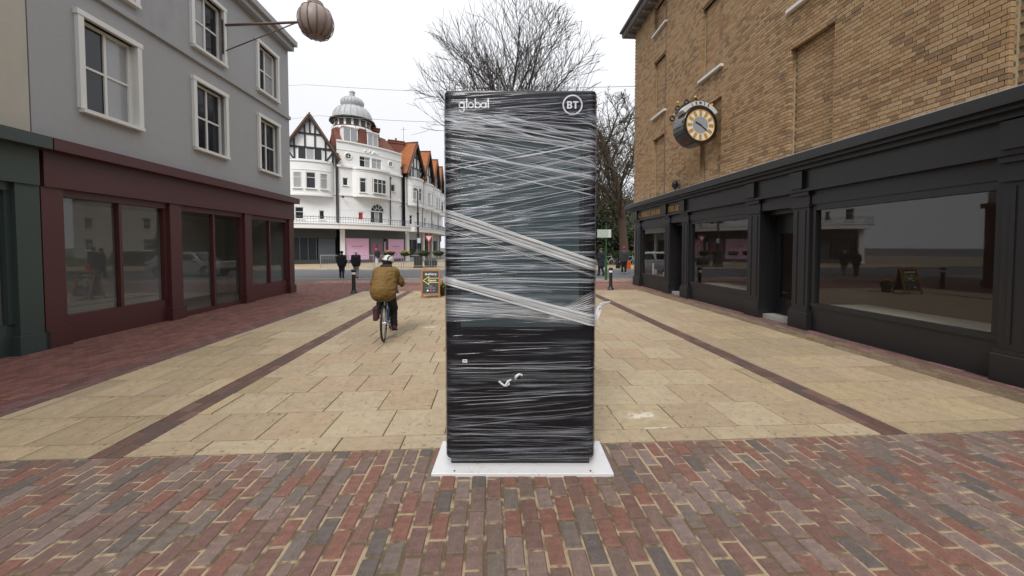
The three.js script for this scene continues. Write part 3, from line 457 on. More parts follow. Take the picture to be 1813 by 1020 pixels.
{
  const s0 = 0.43, s1 = 8.1, t = thing('domed_building', 'white curved corner building with a grey lead onion dome', 'building', fp(4.2, 0), 0, { world: true });
  const O = { band1: [2.66, 3.86, 10.1, 11.22], band2: [4.0, 5.2, 10.1, 11.22], sl: [0.97, 1.48, 7.98, 8.77], sr: [6.42, 7.02, 7.98, 8.77], red: [2.48, 3.02, 4.55, 5.37], arch: [3.8, 5.32, 4.3, 5.55] };
  part('wall', wallGeo(fp, s0, s1, 3.9, 12.42, Object.values(O)), G.white, t, { uv: true });
  backing(t, s0, s1, 12.3);
  const bul = (s) => 0.85 * Math.sqrt(Math.max(0, 1 - ((s - 4.02) / 2.12) ** 2)), bay = (s, y, o) => fp(s, y, o + bul(s));
  part('bow_bay', [wallGeo(bay, 1.9, 6.14, 6.98, 9.88, [[2.42, 3.04, 7.35, 8.84], [3.6, 5.2, 7.38, 8.92]], 0.14, 0.3), tri((() => { const P = []; for (let i = 0; i < 14; i++) { const a = lerp(1.9, 6.14, i / 14), b = lerp(1.9, 6.14, (i + 1) / 14); for (const y of [6.98, 9.88]) P.push(...quad(fp(a, y, 0), fp(b, y, 0), bay(b, y, 0), bay(a, y, 0))); } return P; })())], G.white, t, { uv: true });
  const bayRing = (y0, y1, o) => tri((() => { const P = []; for (let i = 0; i < 18; i++) { const a = lerp(1.9, 6.14, i / 18), b = lerp(1.9, 6.14, (i + 1) / 18); P.push(...quad(bay(a, y0, o), bay(b, y0, o), bay(b, y1, o), bay(a, y1, o)), ...quad(bay(a, y1, o), bay(b, y1, o), bay(b, y1, -0.2), bay(a, y1, -0.2)), ...quad(bay(a, y0, -0.2), bay(b, y0, -0.2), bay(b, y0, o), bay(a, y0, o))); } return P; })());
  parts('cornice', [alongS(s0, 1.9, 9.8, 10.0, -0.05, 0.16), alongS(6.14, s1, 9.8, 10.0, -0.05, 0.16), alongS(s0, s1, 10.0, 10.06, -0.04, 0.08), bayRing(9.72, 9.96, 0.14), bayRing(9.52, 9.57, 0.05)], G.white, t, { uv: true });
  parts('string_course', [alongS(s0, 1.9, 6.93, 7.08, -0.05, 0.1), alongS(6.14, s1, 6.93, 7.08, -0.05, 0.1), bayRing(6.9, 7.08, 0.1), bayRing(7.2, 7.25, 0.04), alongS(s0, s1, 5.5, 5.53, -0.03, 0.025)], G.white, t, { uv: true });
  parts('parapet_coping', [alongS(s0, s1, 12.36, 12.5, -0.25, 0.12), alongS(s0, s1, 11.55, 11.6, -0.03, 0.04)], G.white, t, { uv: true });
  part('garland', [...Array(16)].map((_, i) => place(new THREE.SphereGeometry(rrS(0.06, 0.12, i), 6, 5), 3.2 + i * 0.1, 11.78 + 0.13 * Math.sin(i * 1.3), 0.03)), G.white, t);
  win(t, fp, ...O.band1, { cols: 2, rails: [0.66], glass: (i) => (i ? G.curtain : G.darkGlass) }); win(t, fp, ...O.band2, { cols: 2, rails: [0.66], glass: () => G.curtain });
  win(t, fp, ...O.sl, { cols: 1, rails: [] }); win(t, fp, ...O.sr, { cols: 1, rails: [] });
  win(t, fp, ...O.red, { cols: 1, rails: [], glass: G.red, sill: false });
  win(t, bay, 2.42, 3.04, 7.35, 8.84, { cols: 1, rails: [0.75] }); win(t, bay, 3.6, 5.2, 7.38, 8.92, { cols: 3, rails: [0.7], out: 0.0 });
  { // arched balcony window
    const w = win(t, fp, ...O.arch, { cols: 3, rails: [], sill: false, glass: (i) => (i === 1 ? G.curtain : G.darkGlass) }); w.name = 'arched_window';
    const semi = new THREE.CircleGeometry(0.76, 20, 0, Math.PI), ar = []; for (let i = 1; i < 5; i++) ar.push(box(0.04, 0.5, 0.04, 0, 0.5, 0).rotateZ(Math.PI / 2 - i * Math.PI / 5)); ar.push(new THREE.TorusGeometry(0.3, 0.022, 5, 16, Math.PI), new THREE.TorusGeometry(0.79, 0.055, 5, 24, Math.PI), box(1.56, 0.06, 0.06, 0, 0, 0));
    const mv = (g) => g.translate(0, 1.27, 0.145); part('fanlight', mv(semi), G.darkGlass, w, { local: true }); part('fanlight_bars', ar.map((g) => mv(prep(g)).translate(0, 0, 0.02)), G.whitePaint, w, { local: true });
  }
  for (const [s, y, r] of [[1.52, 10.98, 0.32], [6.36, 10.98, 0.3]]) {
    const w = new THREE.Group(); w.name = 'round_window'; w.position.copy(fp(s, y, 0.02)).sub(fp(4.2, 0)); w.rotation.y = fturn(s); t.add(w);
    part('frame', [new THREE.TorusGeometry(r, 0.065, 6, 28), box(0.035, 2 * r, 0.03, 0, 0, 0.01), box(2 * r, 0.035, 0.03, 0, 0, 0.01)], G.whitePaint, w, { local: true }); part('pane', new THREE.CircleGeometry(r, 24), G.darkGlass, w, { local: true });
  }
  for (const [s, y0, y1] of [[0.5, 4.1, 11], [8.05, 4.1, 10.9], [6.22, 4.1, 9.4]]) part('drainpipe', [place(new THREE.CylinderGeometry(0.055, 0.055, y1 - y0, 8), s, (y0 + y1) / 2, 0.1), place(box(0.2, 0.24, 0.18), s, y1, 0.1)], G.blackIron, t);
  canopy(t, s0, s1);
  // shop: slate frame, pink boards, grey door
  parts('shop_front', [alongS(1.08, 8.73, 2.62, 3.5, -0.3, -0.05), alongS(1.08, 8.73, 0, 0.38, -0.3, -0.06), alongS(1.08, 1.17, 0.38, 2.62, -0.3, -0.07), alongS(3.6, 3.8, 0.38, 2.62, -0.3, -0.07), alongS(5.38, 5.46, 0.38, 2.62, -0.3, -0.07), alongS(5.72, 6.02, 0.38, 2.62, -0.3, -0.07), alongS(8.56, 8.73, 0.38, 2.62, -0.3, -0.07)], G.slate, t);
  const c = document.createElement('canvas'); c.width = 256; c.height = 256; const x = c.getContext('2d'); x.fillStyle = '#e4b6d8'; x.fillRect(0, 0, 256, 256); x.fillStyle = '#6a3560'; x.fillStyle = '#e4b6d8'; x.fillRect(0, 0, 256, 256); x.fillStyle = '#6a3560'; for (let i = 0; i < 26; i++) x.fillRect(62 + i * 5, 90, 2 + (i * 7 % 3), 9); x.fillStyle = '#96608a'; for (let i = 0; i < 20; i++) x.fillRect(80 + i * 5, 110, 2, 4); for (let i = 0; i < 12; i++) x.fillRect(98 + i * 5, 124, 2, 4); x.fillStyle = '#b04b98'; x.fillRect(126, 196, 10, 22); x.beginPath(); x.arc(136, 196, 8, 0, 7); x.fill();
  const tx = new THREE.CanvasTexture(c); tx.colorSpace = THREE.SRGBColorSpace; const pm = M(1, 1, 1, 0.5, { map: tx });
  const board = (a, b, y0, y1) => { const g = new THREE.BoxGeometry(b - a, y1 - y0, 0.03); return place(g, (a + b) / 2, (y0 + y1) / 2, -0.17); };
  part('pink_board', board(1.17, 3.6, 0.38, 2.62), pm, t, { label: 'wide pink printed board filling the left shop window' }); part('pink_board', board(6.02, 8.56, 0.38, 2.62), pm, t, { label: 'pink printed board filling the right shop window' }); part('pink_board', board(5.46, 5.72, 0.38, 2.3), G.pink, t);
  const door = part('door', place(new THREE.BoxGeometry(1.58, 2.62, 0.06), 4.59, 1.31, -0.2), M(0.13, 0.14, 0.155, 0.5), t); for (const q of [-0.42, 0.36]) for (const [y, h] of [[1.62, 1.0], [0.62, 0.5]]) part('door_panel', place(new THREE.BoxGeometry(0.5, h, 0.03), 4.59 + q, y, -0.155), M(0.33, 0.11, 0.19, 0.5), door);
  for (const s of [0.86, 9.05]) part('column', [place(box(0.44, 3.5, 0.3), s, 1.75, 0), place(box(0.52, 0.3, 0.38), s, 0.15, 0)], G.white, t);
  // roof, dormers, drum and dome
  const rf = part('roof', tri((() => { const P = []; for (let i = 0; i < 12; i++) { const a = lerp(s0, s1, i / 12), b = lerp(s0, s1, (i + 1) / 12); P.push(...quad(fp(a, 12.2, -0.3), fp(b, 12.2, -0.3), fp(b, 14.5, -2.4), fp(a, 14.5, -2.4)), ...quad(fp(a, 14.5, -2.4), fp(b, 14.5, -2.4), fp(b, 13.4, -7), fp(a, 13.4, -7))); } return P; })()), G.redTile, t, { uv: true });
  for (const [s, y0, y1, w] of [[1.95, 12.35, 14.1, 1.5], [4.5, 12.35, 14.05, 1.3]]) {
    const dm = part('dormer', [place(box(w, y1 - y0, 1.8), s, (y0 + y1) / 2, -1.5), place(box(w + 0.16, 0.1, 2.1), s, y1 + 0.05, -1.5)], G.white, t, { uv: true });
    part('dormer_window', [place(box(w - 0.2, y1 - y0 - 0.3, 0.03), s, (y0 + y1) / 2 - 0.02, -0.59)], G.curtain, dm); part('dormer_frame', [place(box(0.07, y1 - y0 - 0.3, 0.05), s, (y0 + y1) / 2, -0.58)], G.whitePaint, dm);
  }
  const DC = V(-17.5, 0, -41), dome = (pts, n) => lathe(pts, n).translate(DC.x, 0, DC.z);
  part('tower', dome([[2.3, 11], [2.1, 14.55]], 12), G.redTile, t, { uv: true });
  const band = part('lantern', dome([[2.04, 14.2], [2.14, 14.25], [2.14, 14.42], [1.92, 14.45], [1.92, 15.25], [2.0, 15.3], [2.3, 15.34]], 16), G.whitePaint, t);
  for (let i = 0; i < 16; i++) { const a = (i + 0.5) / 16 * Math.PI * 2, g = box(0.5, 0.6, 0.03, 0, 14.88, 1.91).rotateY(a).translate(DC.x, 0, DC.z); part('lantern_pane', g, G.darkGlass, band); }
  part('dome_eaves', dome([[1.9, 15.3], [2.34, 15.22], [2.36, 15.42], [1.95, 15.5]], 16), G.blackIron, t);
  const dm = part('dome', dome([[2.05, 15.42], [2.04, 15.7], [1.95, 16.1], [1.74, 16.5], [1.42, 16.8], [1.02, 16.98], [1.06, 17.02], [1.16, 17.2], [1.2, 17.42], [1.12, 17.66], [0.9, 17.86], [0.6, 18.0], [0.3, 18.08], [0.24, 18.1]], 32), G.lead, t, { uv: true });
  for (let i = 0; i < 20; i++) { const a = i / 20 * Math.PI * 2, pr = [[2.06, 15.45], [1.96, 16.1], [1.75, 16.5], [1.43, 16.81], [1.03, 17.0]].map(([r, y]) => V(DC.x + r * Math.sin(a), y, DC.z + r * Math.cos(a))); part('rib', tube(pr, 0.03, 4, 8), G.lead, dm); }
  for (let i = 0; i < 20; i++) { const a = i / 20 * Math.PI * 2, pr = [[1.06, 17.04], [1.21, 17.42], [1.13, 17.66], [0.9, 17.88], [0.4, 18.07]].map(([r, y]) => V(DC.x + r * Math.sin(a), y, DC.z + r * Math.cos(a))); part('rib', tube(pr, 0.025, 4, 8), G.lead, dm); }
  part('finial', dome([[0.3, 18.06], [0.24, 18.3], [0.3, 18.36], [0.22, 18.5], [0.3, 18.56], [0.32, 18.66], [0.2, 18.78], [0, 18.84]], 12), G.lead, dm);
  const chim = (x, d, w, y0, y1, dp = 0.8) => part('chimney', [box(w, y1 - y0, dp, x, (y0 + y1) / 2, -d, 0.5), box(w + 0.16, 0.16, dp + 0.16, x, y1 - 0.2, -d, 0.5), box(w + 0.2, 0.12, dp + 0.2, x, y1 + 0.02, -d, 0.5), lathe([[0.14, 0], [0.11, 0.4], [0.09, 0.4]], 8).translate(x, y1 + 0.05, -d)], G.chimney, t, { uv: true });
  chim(-15.6, 42.6, 0.75, 12.4, 15.1); chim(-14.2, 45.6, 1.75, 12, 14.55);
  part('aerial', [bar(V(-13.2, 14.4, -45.4), V(-13.2, 16.3, -45.4), 0.02), bar(V(-13.5, 16, -45.4), V(-12.9, 16, -45.4), 0.015)], G.blackIron, t);
  for (const [s, y] of [[0.9, 6.75], [7.7, 6.4]]) part('flood_lamp', [place(box(0.22, 0.16, 0.16), s, y, 0.42), place(box(0.04, 0.04, 0.4), s, y, 0.2)], G.blackIron, t);
}
function rrS(a, b, i) { return a + (b - a) * hash(i, 77); }
function gabledHouse(s0, s1, label, o = {}) {
  const sc = (s0 + s1) / 2, hw = (s1 - s0) / 2, t = thing('gabled_house', label, 'house', fp(sc, 0), 0, { world: true });
  const W = [[sc - hw * 0.6, sc - hw * 0.28, 4.45, 5.6], [sc + hw * 0.3, sc + hw * 0.5, 4.45, 5.35]];
  part('wall', wallGeo(fp, s0, s1, 3.9, 9.95, W), G.white, t, { uv: true }); backing(t, s0, s1, 9.8);
  const bul = (s) => 0.75 * Math.sqrt(Math.max(0, 1 - ((s - sc) / (hw * 0.86)) ** 2)), bay = (s, y, q) => fp(s, y, q + bul(s)), b0 = sc - hw * 0.85, b1 = sc + hw * 0.85;
  const BW = [[sc - hw * 0.62, sc - hw * 0.3, 7.35, 8.85], [sc - hw * 0.16, sc + hw * 0.2, 7.35, 8.9], [sc + hw * 0.36, sc + hw * 0.64, 7.35, 8.85]];
  const cap = []; for (let i = 0; i < 14; i++) { const a = lerp(b0, b1, i / 14), b = lerp(b0, b1, (i + 1) / 14); for (const y of [6.7, 10.05]) cap.push(...quad(fp(a, y, 0), fp(b, y, 0), bay(b, y, 0), bay(a, y, 0))); }
  part('bow_bay', [wallGeo(bay, b0, b1, 6.7, 10.05, BW, 0.12, 0.3), tri(cap)], G.white, t, { uv: true });
  const ringAt = (y0, y1, q) => { const P = []; for (let i = 0; i < 14; i++) { const a = lerp(b0, b1, i / 14), b = lerp(b0, b1, (i + 1) / 14); P.push(...quad(bay(a, y0, q), bay(b, y0, q), bay(b, y1, q), bay(a, y1, q)), ...quad(bay(a, y1, q), bay(b, y1, q), bay(b, y1, -0.1), bay(a, y1, -0.1)), ...quad(bay(a, y0, -0.1), bay(b, y0, -0.1), bay(b, y0, q), bay(a, y0, q))); } return tri(P); };
  parts('string_course', [ringAt(6.68, 6.84, 0.08), ringAt(9.9, 10.08, 0.1), ringAt(9.1, 9.15, 0.04), alongS(s0, b0, 6.93, 7.05, -0.05, 0.08), alongS(b1, s1, 6.93, 7.05, -0.05, 0.08)], G.white, t, { uv: true });
  BW.forEach((w) => win(t, bay, ...w, { cols: 1, rails: [0.68], glass: curt, out: -0.08 }));
  W.forEach((w, i) => win(t, fp, ...w, { cols: 1, rails: i ? [] : [0.6], glass: i === (o.red ?? 1) ? G.red : G.darkGlass }));
  canopy(t, s0, s1);
  // half-timbered gable
  const a = fp(s0 + 0.15, 0), b = fp(s1 - 0.15, 0), ax = b.clone().sub(a).normalize(), nn = V(-ax.z, 0, ax.x), gw = a.distanceTo(b) / 2, mid = a.clone().add(b).multiplyScalar(0.5);
  if (nn.dot(V(0, 0, 1)) + nn.x < 0) nn.negate();
  const ap = 14.35, ev = 11.0, pt = (x, y, q) => mid.clone().addScaledVector(ax, x).addScaledVector(nn, q).setY(y), k = (ap - ev) / gw;
  part('gable_wall', tri([...quad(pt(-gw, 9.9, 0.16), pt(gw, 9.9, 0.16), pt(gw, ev, 0.16), pt(-gw, ev, 0.16)), pt(-gw, ev, 0.16), pt(gw, ev, 0.16), pt(0, ap, 0.16)]), G.white, t, { uv: true });
  const lay = (x0, y0, x1, y1, w, q = 0.2) => { const d = Math.hypot(x1 - x0, y1 - y0), g = box(d, w, 0.1).rotateZ(Math.atan2(y1 - y0, x1 - x0)).rotateY(Math.atan2(-ax.z, ax.x)), m = pt((x0 + x1) / 2, (y0 + y1) / 2, q); return g.translate(m.x, m.y, m.z); };
  for (const [x0, y0, x1, y1, w] of [[-gw + 0.1, 10.05, gw - 0.1, 10.05, 0.22], [-gw * 0.86, 11.35, gw * 0.86, 11.35, 0.2], [-gw * 0.45, 12.7, gw * 0.45, 12.7, 0.16], [-gw * 0.92, 10, -gw * 0.92, 11.2, 0.2], [gw * 0.92, 10, gw * 0.92, 11.2, 0.2], [-gw * 0.62, 10, -gw * 0.62, 12.2, 0.14], [gw * 0.62, 10, gw * 0.62, 12.2, 0.14], [-gw * 0.2, 11.4, -gw * 0.2, 13.5, 0.13], [gw * 0.2, 11.4, gw * 0.2, 13.5, 0.13], [0, 12.7, 0, 14, 0.13], [-gw * 0.62, 10.1, -gw * 0.92, 11.1, 0.12], [gw * 0.62, 10.1, gw * 0.92, 11.1, 0.12]]) part('timber', lay(x0, y0, x1, y1, w), G.blackPaint, t);
  { const g = new THREE.Group(); g.name = 'gable_window'; g.position.copy(pt(0, 10.2, 0.2)).sub(OFF.get(t)); g.rotation.y = Math.atan2(-ax.z, ax.x); t.add(g); part('frame', [box(gw * 0.96, 0.07, 0.08, 0, 1.1, 0), box(gw * 0.96, 0.07, 0.08, 0, 0, 0), ...[-0.48, -0.16, 0.16, 0.48].map((q) => box(0.07, 1.14, 0.08, gw * q, 0.55, 0))], G.whitePaint, g, { local: true }); for (let i = 0; i < 3; i++) { const p = part('pane', UNIT, i === 1 ? G.curtain : G.darkGlass, g, { local: true }); p.scale.set(gw * 0.3, 1.03, 1); p.position.set(gw * (i - 1) * 0.32, 0.55, 0.005); } }
  for (const sg of [-1, 1]) part('bargeboard', lay(sg * (gw + 0.45), ev - 0.45 * k + 0.02, 0, ap + 0.06, 0.34, 0.5), G.blackPaint, t);
  part('soffit', tri([...quad(pt(-gw - 0.4, ev - 0.5, 0.5), pt(0, ap - 0.12, 0.5), pt(0, ap - 0.12, 0.16), pt(-gw - 0.4, ev - 0.5, 0.16)), ...quad(pt(gw + 0.4, ev - 0.5, 0.5), pt(0, ap - 0.12, 0.5), pt(0, ap - 0.12, 0.16), pt(gw + 0.4, ev - 0.5, 0.16))]), G.blackPaint, t);
  const D = -6.5, e = 0.5, P = []; for (const sg of [-1, 1]) P.push(...quad(pt(0, ap + 0.2, 0.62), pt(sg * (gw + e), ev - e * k + 0.2, 0.62), pt(sg * (gw + e), ev - e * k + 0.2, D), pt(0, ap + 0.2, D)), ...quad(pt(0, ap + 0.08, 0.62), pt(sg * (gw + e), ev - e * k + 0.08, 0.62), pt(sg * (gw + e), ev - e * k + 0.2, 0.62), pt(0, ap + 0.2, 0.62)));
  part('roof', tri(P), G.orange, t, { uv: true });
  part('ridge', bar(pt(0, ap + 0.22, 0.62), pt(0, ap + 0.22, D), 0.09, 0.09, 6), G.redTile, t);
  part('drainpipe', [place(new THREE.CylinderGeometry(0.05, 0.05, 6.6, 8), s1 - 0.06, 7.5, 0.12)], G.blackIron, t);
  // shop under the canopy
  parts('shop_front', [alongS(s0 + 0.5, s1 - 0.1, 2.6, 3.5, -0.3, -0.02), alongS(s0 + 0.5, s1 - 0.1, 0, 0.45, -0.3, -0.05)], o.shop ?? M(0.4, 0.42, 0.44, 0.6), t);
  const sg = part('shop_window', alongS(s0 + 0.55, sc + 0.4, 0.45, 2.6, -0.3, -0.14), G.darkGlass, t); part('glazing_bar', [...Array(4)].map((_, i) => place(box(0.07, 2.15, 0.1), lerp(s0 + 0.55, sc + 0.4, i / 3), 1.52, -0.12)), G.slate, sg);
  part('shop_door', alongS(sc + 0.55, s1 - 0.2, 0.1, 2.6, -0.4, -0.2), o.door ?? G.slate, t);
  part('column', [place(box(0.5, 3.5, 0.3), s0 + 0.28, 1.75, 0), place(box(0.58, 0.3, 0.38), s0 + 0.28, 0.15, 0)], G.white, t);
}
gabledHouse(8.72, 12.95, 'half-timbered gabled house next right of the domed corner', { shop: M(0.44, 0.47, 0.52, 0.6) });
gabledHouse(12.97, 17.35, 'second half-timbered gabled house right of the dome', { red: 1, shop: M(0.09, 0.09, 0.09, 0.6), door: M(0.1, 0.05, 0.035, 0.5) });
gabledHouse(17.37, 22.4, 'third half-timbered gabled house right of the dome', { red: 9 });
gabledHouse(22.42, 27, 'farthest orange-roofed gabled house beside the kiosk edge', { red: 9, shop: M(0.1, 0.11, 0.1, 0.6) });
gabledHouse(-4.2, 0.41, 'half-timbered gabled house left of the domed corner', { red: 9, shop: M(0.03, 0.035, 0.035, 0.5) });
gabledHouse(-8.85, -4.22, 'half-timbered gabled house farthest left of the dome', { red: 9, shop: M(0.12, 0.1, 0.08, 0.6) });

// ---- brick building with a black shopfront on the right
{
  const E0 = 16.9, LEN = 19, t = thing('brick_building', 'tall yellow-brown brick building with a black shopfront', 'building', S(6.65, E0), TH);
  const m3 = (s, y, o) => V(-o, y, s);                                      // s: metres from the far corner towards the camera; out is to the left
  const Ls = (L) => E0 - L, Y0 = 3.5, Y1 = 11.5, blind = [];
  for (const c of [14.34, 10.9, 7.4, 3.9, 0.4]) for (const [y0, y1] of [[3.52, 6.08], [6.95, 9.12], [10.24, 11.3]]) blind.push([Ls(c + 0.53), Ls(c - 0.53), y0, y1]);
  part('wall_core', wallGeo(m3, 0, LEN, Y0, Y1, blind, 0.13, 99, -0.015), G.mortar, t, { uv: 1 });
  parts('gable_wall', [span(0.004, 9, 0, Y1, 0.0, 0.12)], G.mortar, t, { uv: 1 }); parts('rear_wall', [span(8.9, 9, 0, Y1, 0.12, LEN), span(0.2, 8.9, Y1 - 0.1, Y1, 0.12, LEN), span(0, 8.9, 0, Y1, LEN - 0.1, LEN)], G.mortar, t, { uv: 1 });
  const tints = [[0.45, 0.295, 0.15], [0.43, 0.275, 0.138], [0.48, 0.325, 0.175], [0.395, 0.245, 0.125], [0.49, 0.335, 0.19], [0.35, 0.215, 0.115], [0.45, 0.3, 0.165], [0.27, 0.175, 0.1]];
  const bricks = [], tint = (y, s) => { const k = n2(s * 0.5, y * 0.45) * 0.5 + 0.5; return Math.min(7, Math.floor(clamp(rr(0, 1) * 0.75 + (1 - k) * 0.35) ** 1.15 * 8)); };
  for (let j = 0, y = Y0 + 0.04; y < Y1; y += 0.0755, j++) for (let s = 0.056 + (j % 2) * 0.0565, k = 0; s < LEN; k++) {
    const head = (k + j) % 2, w = head ? 0.1035 : 0.216; let a0 = s - 0.05, a1 = a0 + w, ok = true;                 // bricks are cut flush at the openings
    for (const o of blind) if (y > o[2] - 0.02 && y < o[3] + 0.02 && a1 > o[0] && a0 < o[1]) { if (a0 < o[0]) a1 = o[0]; else if (a1 > o[1]) a0 = o[1]; else ok = false; }
    a0 = Math.max(a0, 0.004); if (ok && a1 - a0 > 0.02 && a1 < LEN) bricks.push([(a0 + a1) / 2, y, head, tint(y, a0), -0.052 + rr(-0.003, 0.002), (a1 - a0) / w]); s += w + 0.0098;
  }
  for (const [a, b, y0, y1] of blind) for (let j = 0, y = y0 + 0.04; y < y1; y += 0.0755, j++) for (let s = a + 0.02 + (j % 2) * 0.05; s < b - 0.05; s += 0.2262) bricks.push([Math.min(s + 0.09, b - 0.1), y, 0, Math.max(1, tint(y, s)), 0.078 + rr(-0.002, 0.002)]);
  for (const [a, b, y0, y1] of blind) part('blind_infill', span(0.1, 0.14, y0, y1, a, b), G.mortar, t, { uv: 1 });
  const bg = [box(0.1, 0.0655, 0.216), box(0.1, 0.0655, 0.1035)].map((g) => boxUV(g)), bm = tints.map((c) => M(...c, 0.9, { map: T.paver, bumpMap: T.grain, bumpScale: 0.003 }));
  bricks.sort((a, b) => (Math.abs(a[0] - Ls(12.15)) + Math.max(0, a[1] - 5.6) * 0.4) - (Math.abs(b[0] - Ls(12.15)) + Math.max(0, b[1] - 5.6) * 0.4));
  bricks.splice(0, 300).forEach(([s, y, h, c, x, k = 1]) => { const m = part('brick', bg[h], bm[c], t); m.position.set(x + 0.05, y, s); m.scale.z = k; });
  for (const h of [0, 1]) stuffMesh('brickwork', bg[h], M(1, 1, 1, 0.9, { map: T.paver, bumpMap: T.grain, bumpScale: 0.003 }), bricks.filter((b) => b[2] === h).map(([s, y, , c, x, k = 1]) => [x + 0.05, y, s, 0, ...tints[c], 0, 0, [1, 1, k]]), t);
  const stone = M(0.66, 0.65, 0.61, 0.6);
  for (const [a, b, y0, y1] of blind) {
    if (y0 > 4) part('sill', rbox(0.2, 0.075, b - a + 0.12, 0.006, -0.05, y0 - 0.04, (a + b) / 2), stone, t);
    const n = 15, ln = part('lintel', tri([...quad(V(-0.008, y1, a - 0.02), V(-0.008, y1, b + 0.02), V(-0.008, y1 + 0.29, b + 0.1), V(-0.008, y1 + 0.29, a - 0.1)), ...quad(V(-0.008, y1, a), V(-0.008, y1, b), V(0.1, y1, b), V(0.1, y1, a))]), G.mortar, t, { uv: 1 });
    for (let i = 0; i < n; i++) { const q = (i + 0.5) / n, g = box(0.03, 0.285, (b - a + 0.1) / n - 0.009).rotateX(-(q - 0.5) * 0.35).translate(0, y1 + 0.145, lerp(a - 0.04, b + 0.04, q)); part('voussoir', boxUV(g), bm[pick([0, 2, 4, 6])], ln); }
  }
  part('string_course', span(-0.012, 0.02, 6.83, 6.9, 3.25, LEN), bm[3], t, { uv: 1 });
  // eaves, gutter and roof
  part('eaves', [span(-0.5, 8.9, Y1 - 0.02, Y1 + 0.05, -0.42, LEN), span(-0.52, -0.46, Y1 + 0.05, Y1 + 0.26, -0.44, LEN), span(-0.46, 8.9, Y1 + 0.05, Y1 + 0.26, -0.44, -0.38)], M(0.2, 0.19, 0.185, 0.7, { map: T.soft }), t, { uv: 1 });
  for (let i = 0; i < 34; i++) part('eaves_bracket', span(-0.4, -0.02, Y1 - 0.12, Y1 - 0.022, i * 0.56, i * 0.56 + 0.1), M(0.22, 0.21, 0.2, 0.7), t);
  part('gutter', new THREE.CylinderGeometry(0.07, 0.07, LEN + 0.4, 8, 1, false).rotateX(Math.PI / 2).translate(-0.58, Y1 + 0.22, LEN / 2 - 0.2), M(0.12, 0.115, 0.115, 0.5), t);
  part('roof', tri([...quad(V(-0.52, Y1 + 0.26, -0.44), V(-0.52, Y1 + 0.26, LEN), V(4.5, Y1 + 2.6, LEN), V(4.5, Y1 + 2.6, 3)), V(-0.52, Y1 + 0.26, -0.44), V(4.5, Y1 + 2.6, 3), V(9, Y1 + 0.26, -0.44), ...quad(V(4.5, Y1 + 2.6, 3), V(4.5, Y1 + 2.6, LEN), V(9, Y1 + 0.26, LEN), V(9, Y1 + 0.26, -0.44))]), M(0.1, 0.1, 0.11, 0.8, { map: T.tile }), t, { uv: 1 });
  // shopfront, black painted timber
  const bp = G.blackPaint, P = (L0, L1, y0, y1, x0, x1) => span(x0, x1, y0, y1, Ls(L0), Ls(L1));
  part('fascia', P(16.75, -2, 2.93, 3.32, -0.16, 0.1), bp, t); part('transom_panel', P(16.6, -2, 2.6, 2.925, -0.06, 0.12), bp, t);
  part('shop_cornice', [P(16.96, -2, 3.32, 3.4, -0.26, 0.1), P(16.99, -2, 3.4, 3.46, -0.36, 0.1), P(17.02, -2, 3.46, 3.6, -0.44, 0.1), P(17.0, -2, 3.6, 3.64, -0.4, 0.12)], bp, t); part('lead_flashing', P(16.98, -2, 3.642, 3.66, -0.37, 0.05), G.lead, t);
  part('fascia_moulding', P(16.76, -2, 2.88, 2.928, -0.19, 0.1), bp, t);
  const pil = [[16.62, 15.98], [13.68, 13.28], [12.38, 11.98], [9.1, 8.7], [7.7, 7.3], [4.4, 4.0], [3, 2.6], [-0.2, -0.6]];
  for (const [a, b] of pil) {
    const p = part('pilaster', P(a, b, 0.36, 2.88, -0.09, 0.12), bp, t); part('pilaster_base', rbox(0.29, 0.36, a - b + 0.08, 0.012, 0.0, 0.18, Ls((a + b) / 2)), bp, p); part('base_moulding', P(a + 0.02, b - 0.02, 0.362, 0.42, -0.12, 0.12), bp, p);
    part('capital', [P(a + 0.03, b - 0.03, 2.56, 2.62, -0.13, 0.1), P(a + 0.03, b - 0.03, 2.8, 2.878, -0.15, 0.1)], bp, p); part('reed', [P(lerp(a, b, 0.2), lerp(a, b, 0.3), 0.5, 2.5, -0.105, 0), P(lerp(a, b, 0.7), lerp(a, b, 0.8), 0.5, 2.5, -0.105, 0)], bp, p);
    part('console', [P(a - 0.04, b + 0.04, 2.95, 3.3, -0.24, 0.05), P(a - 0.08, b + 0.08, 2.9, 2.96, -0.2, 0.05)], bp, p);
  }
  const wins = [[15.98, 13.68], [11.98, 9.1], [7.3, 4.4], [2.6, -0.2]], doors = [[13.28, 12.38], [8.7, 7.7], [4.0, 3.0]];
  const gold = M(0.55, 0.33, 0.08, 0.35, { metalness: 0.35 });
  for (const [a, b] of wins) {
    part('stall_riser', P(a, b, 0, 0.5, -0.03, 0.12), bp, t);
    const w = new THREE.Group(); w.name = 'shop_window'; t.add(w);
    part('frame', [P(a, b, 0.5, 0.58, -0.05, 0.08), P(a, b, 2.48, 2.6, -0.04, 0.08), P(a, a - 0.1, 0.58, 2.48, -0.04, 0.08), P(b + 0.1, b, 0.58, 2.48, -0.04, 0.08)], bp, w); part('glass', UNIT.clone().rotateY(-Math.PI / 2).scale(1, 1.9, a - b - 0.2).translate(0.02, 1.53, Ls((a + b) / 2)), G.pane, w);
  }
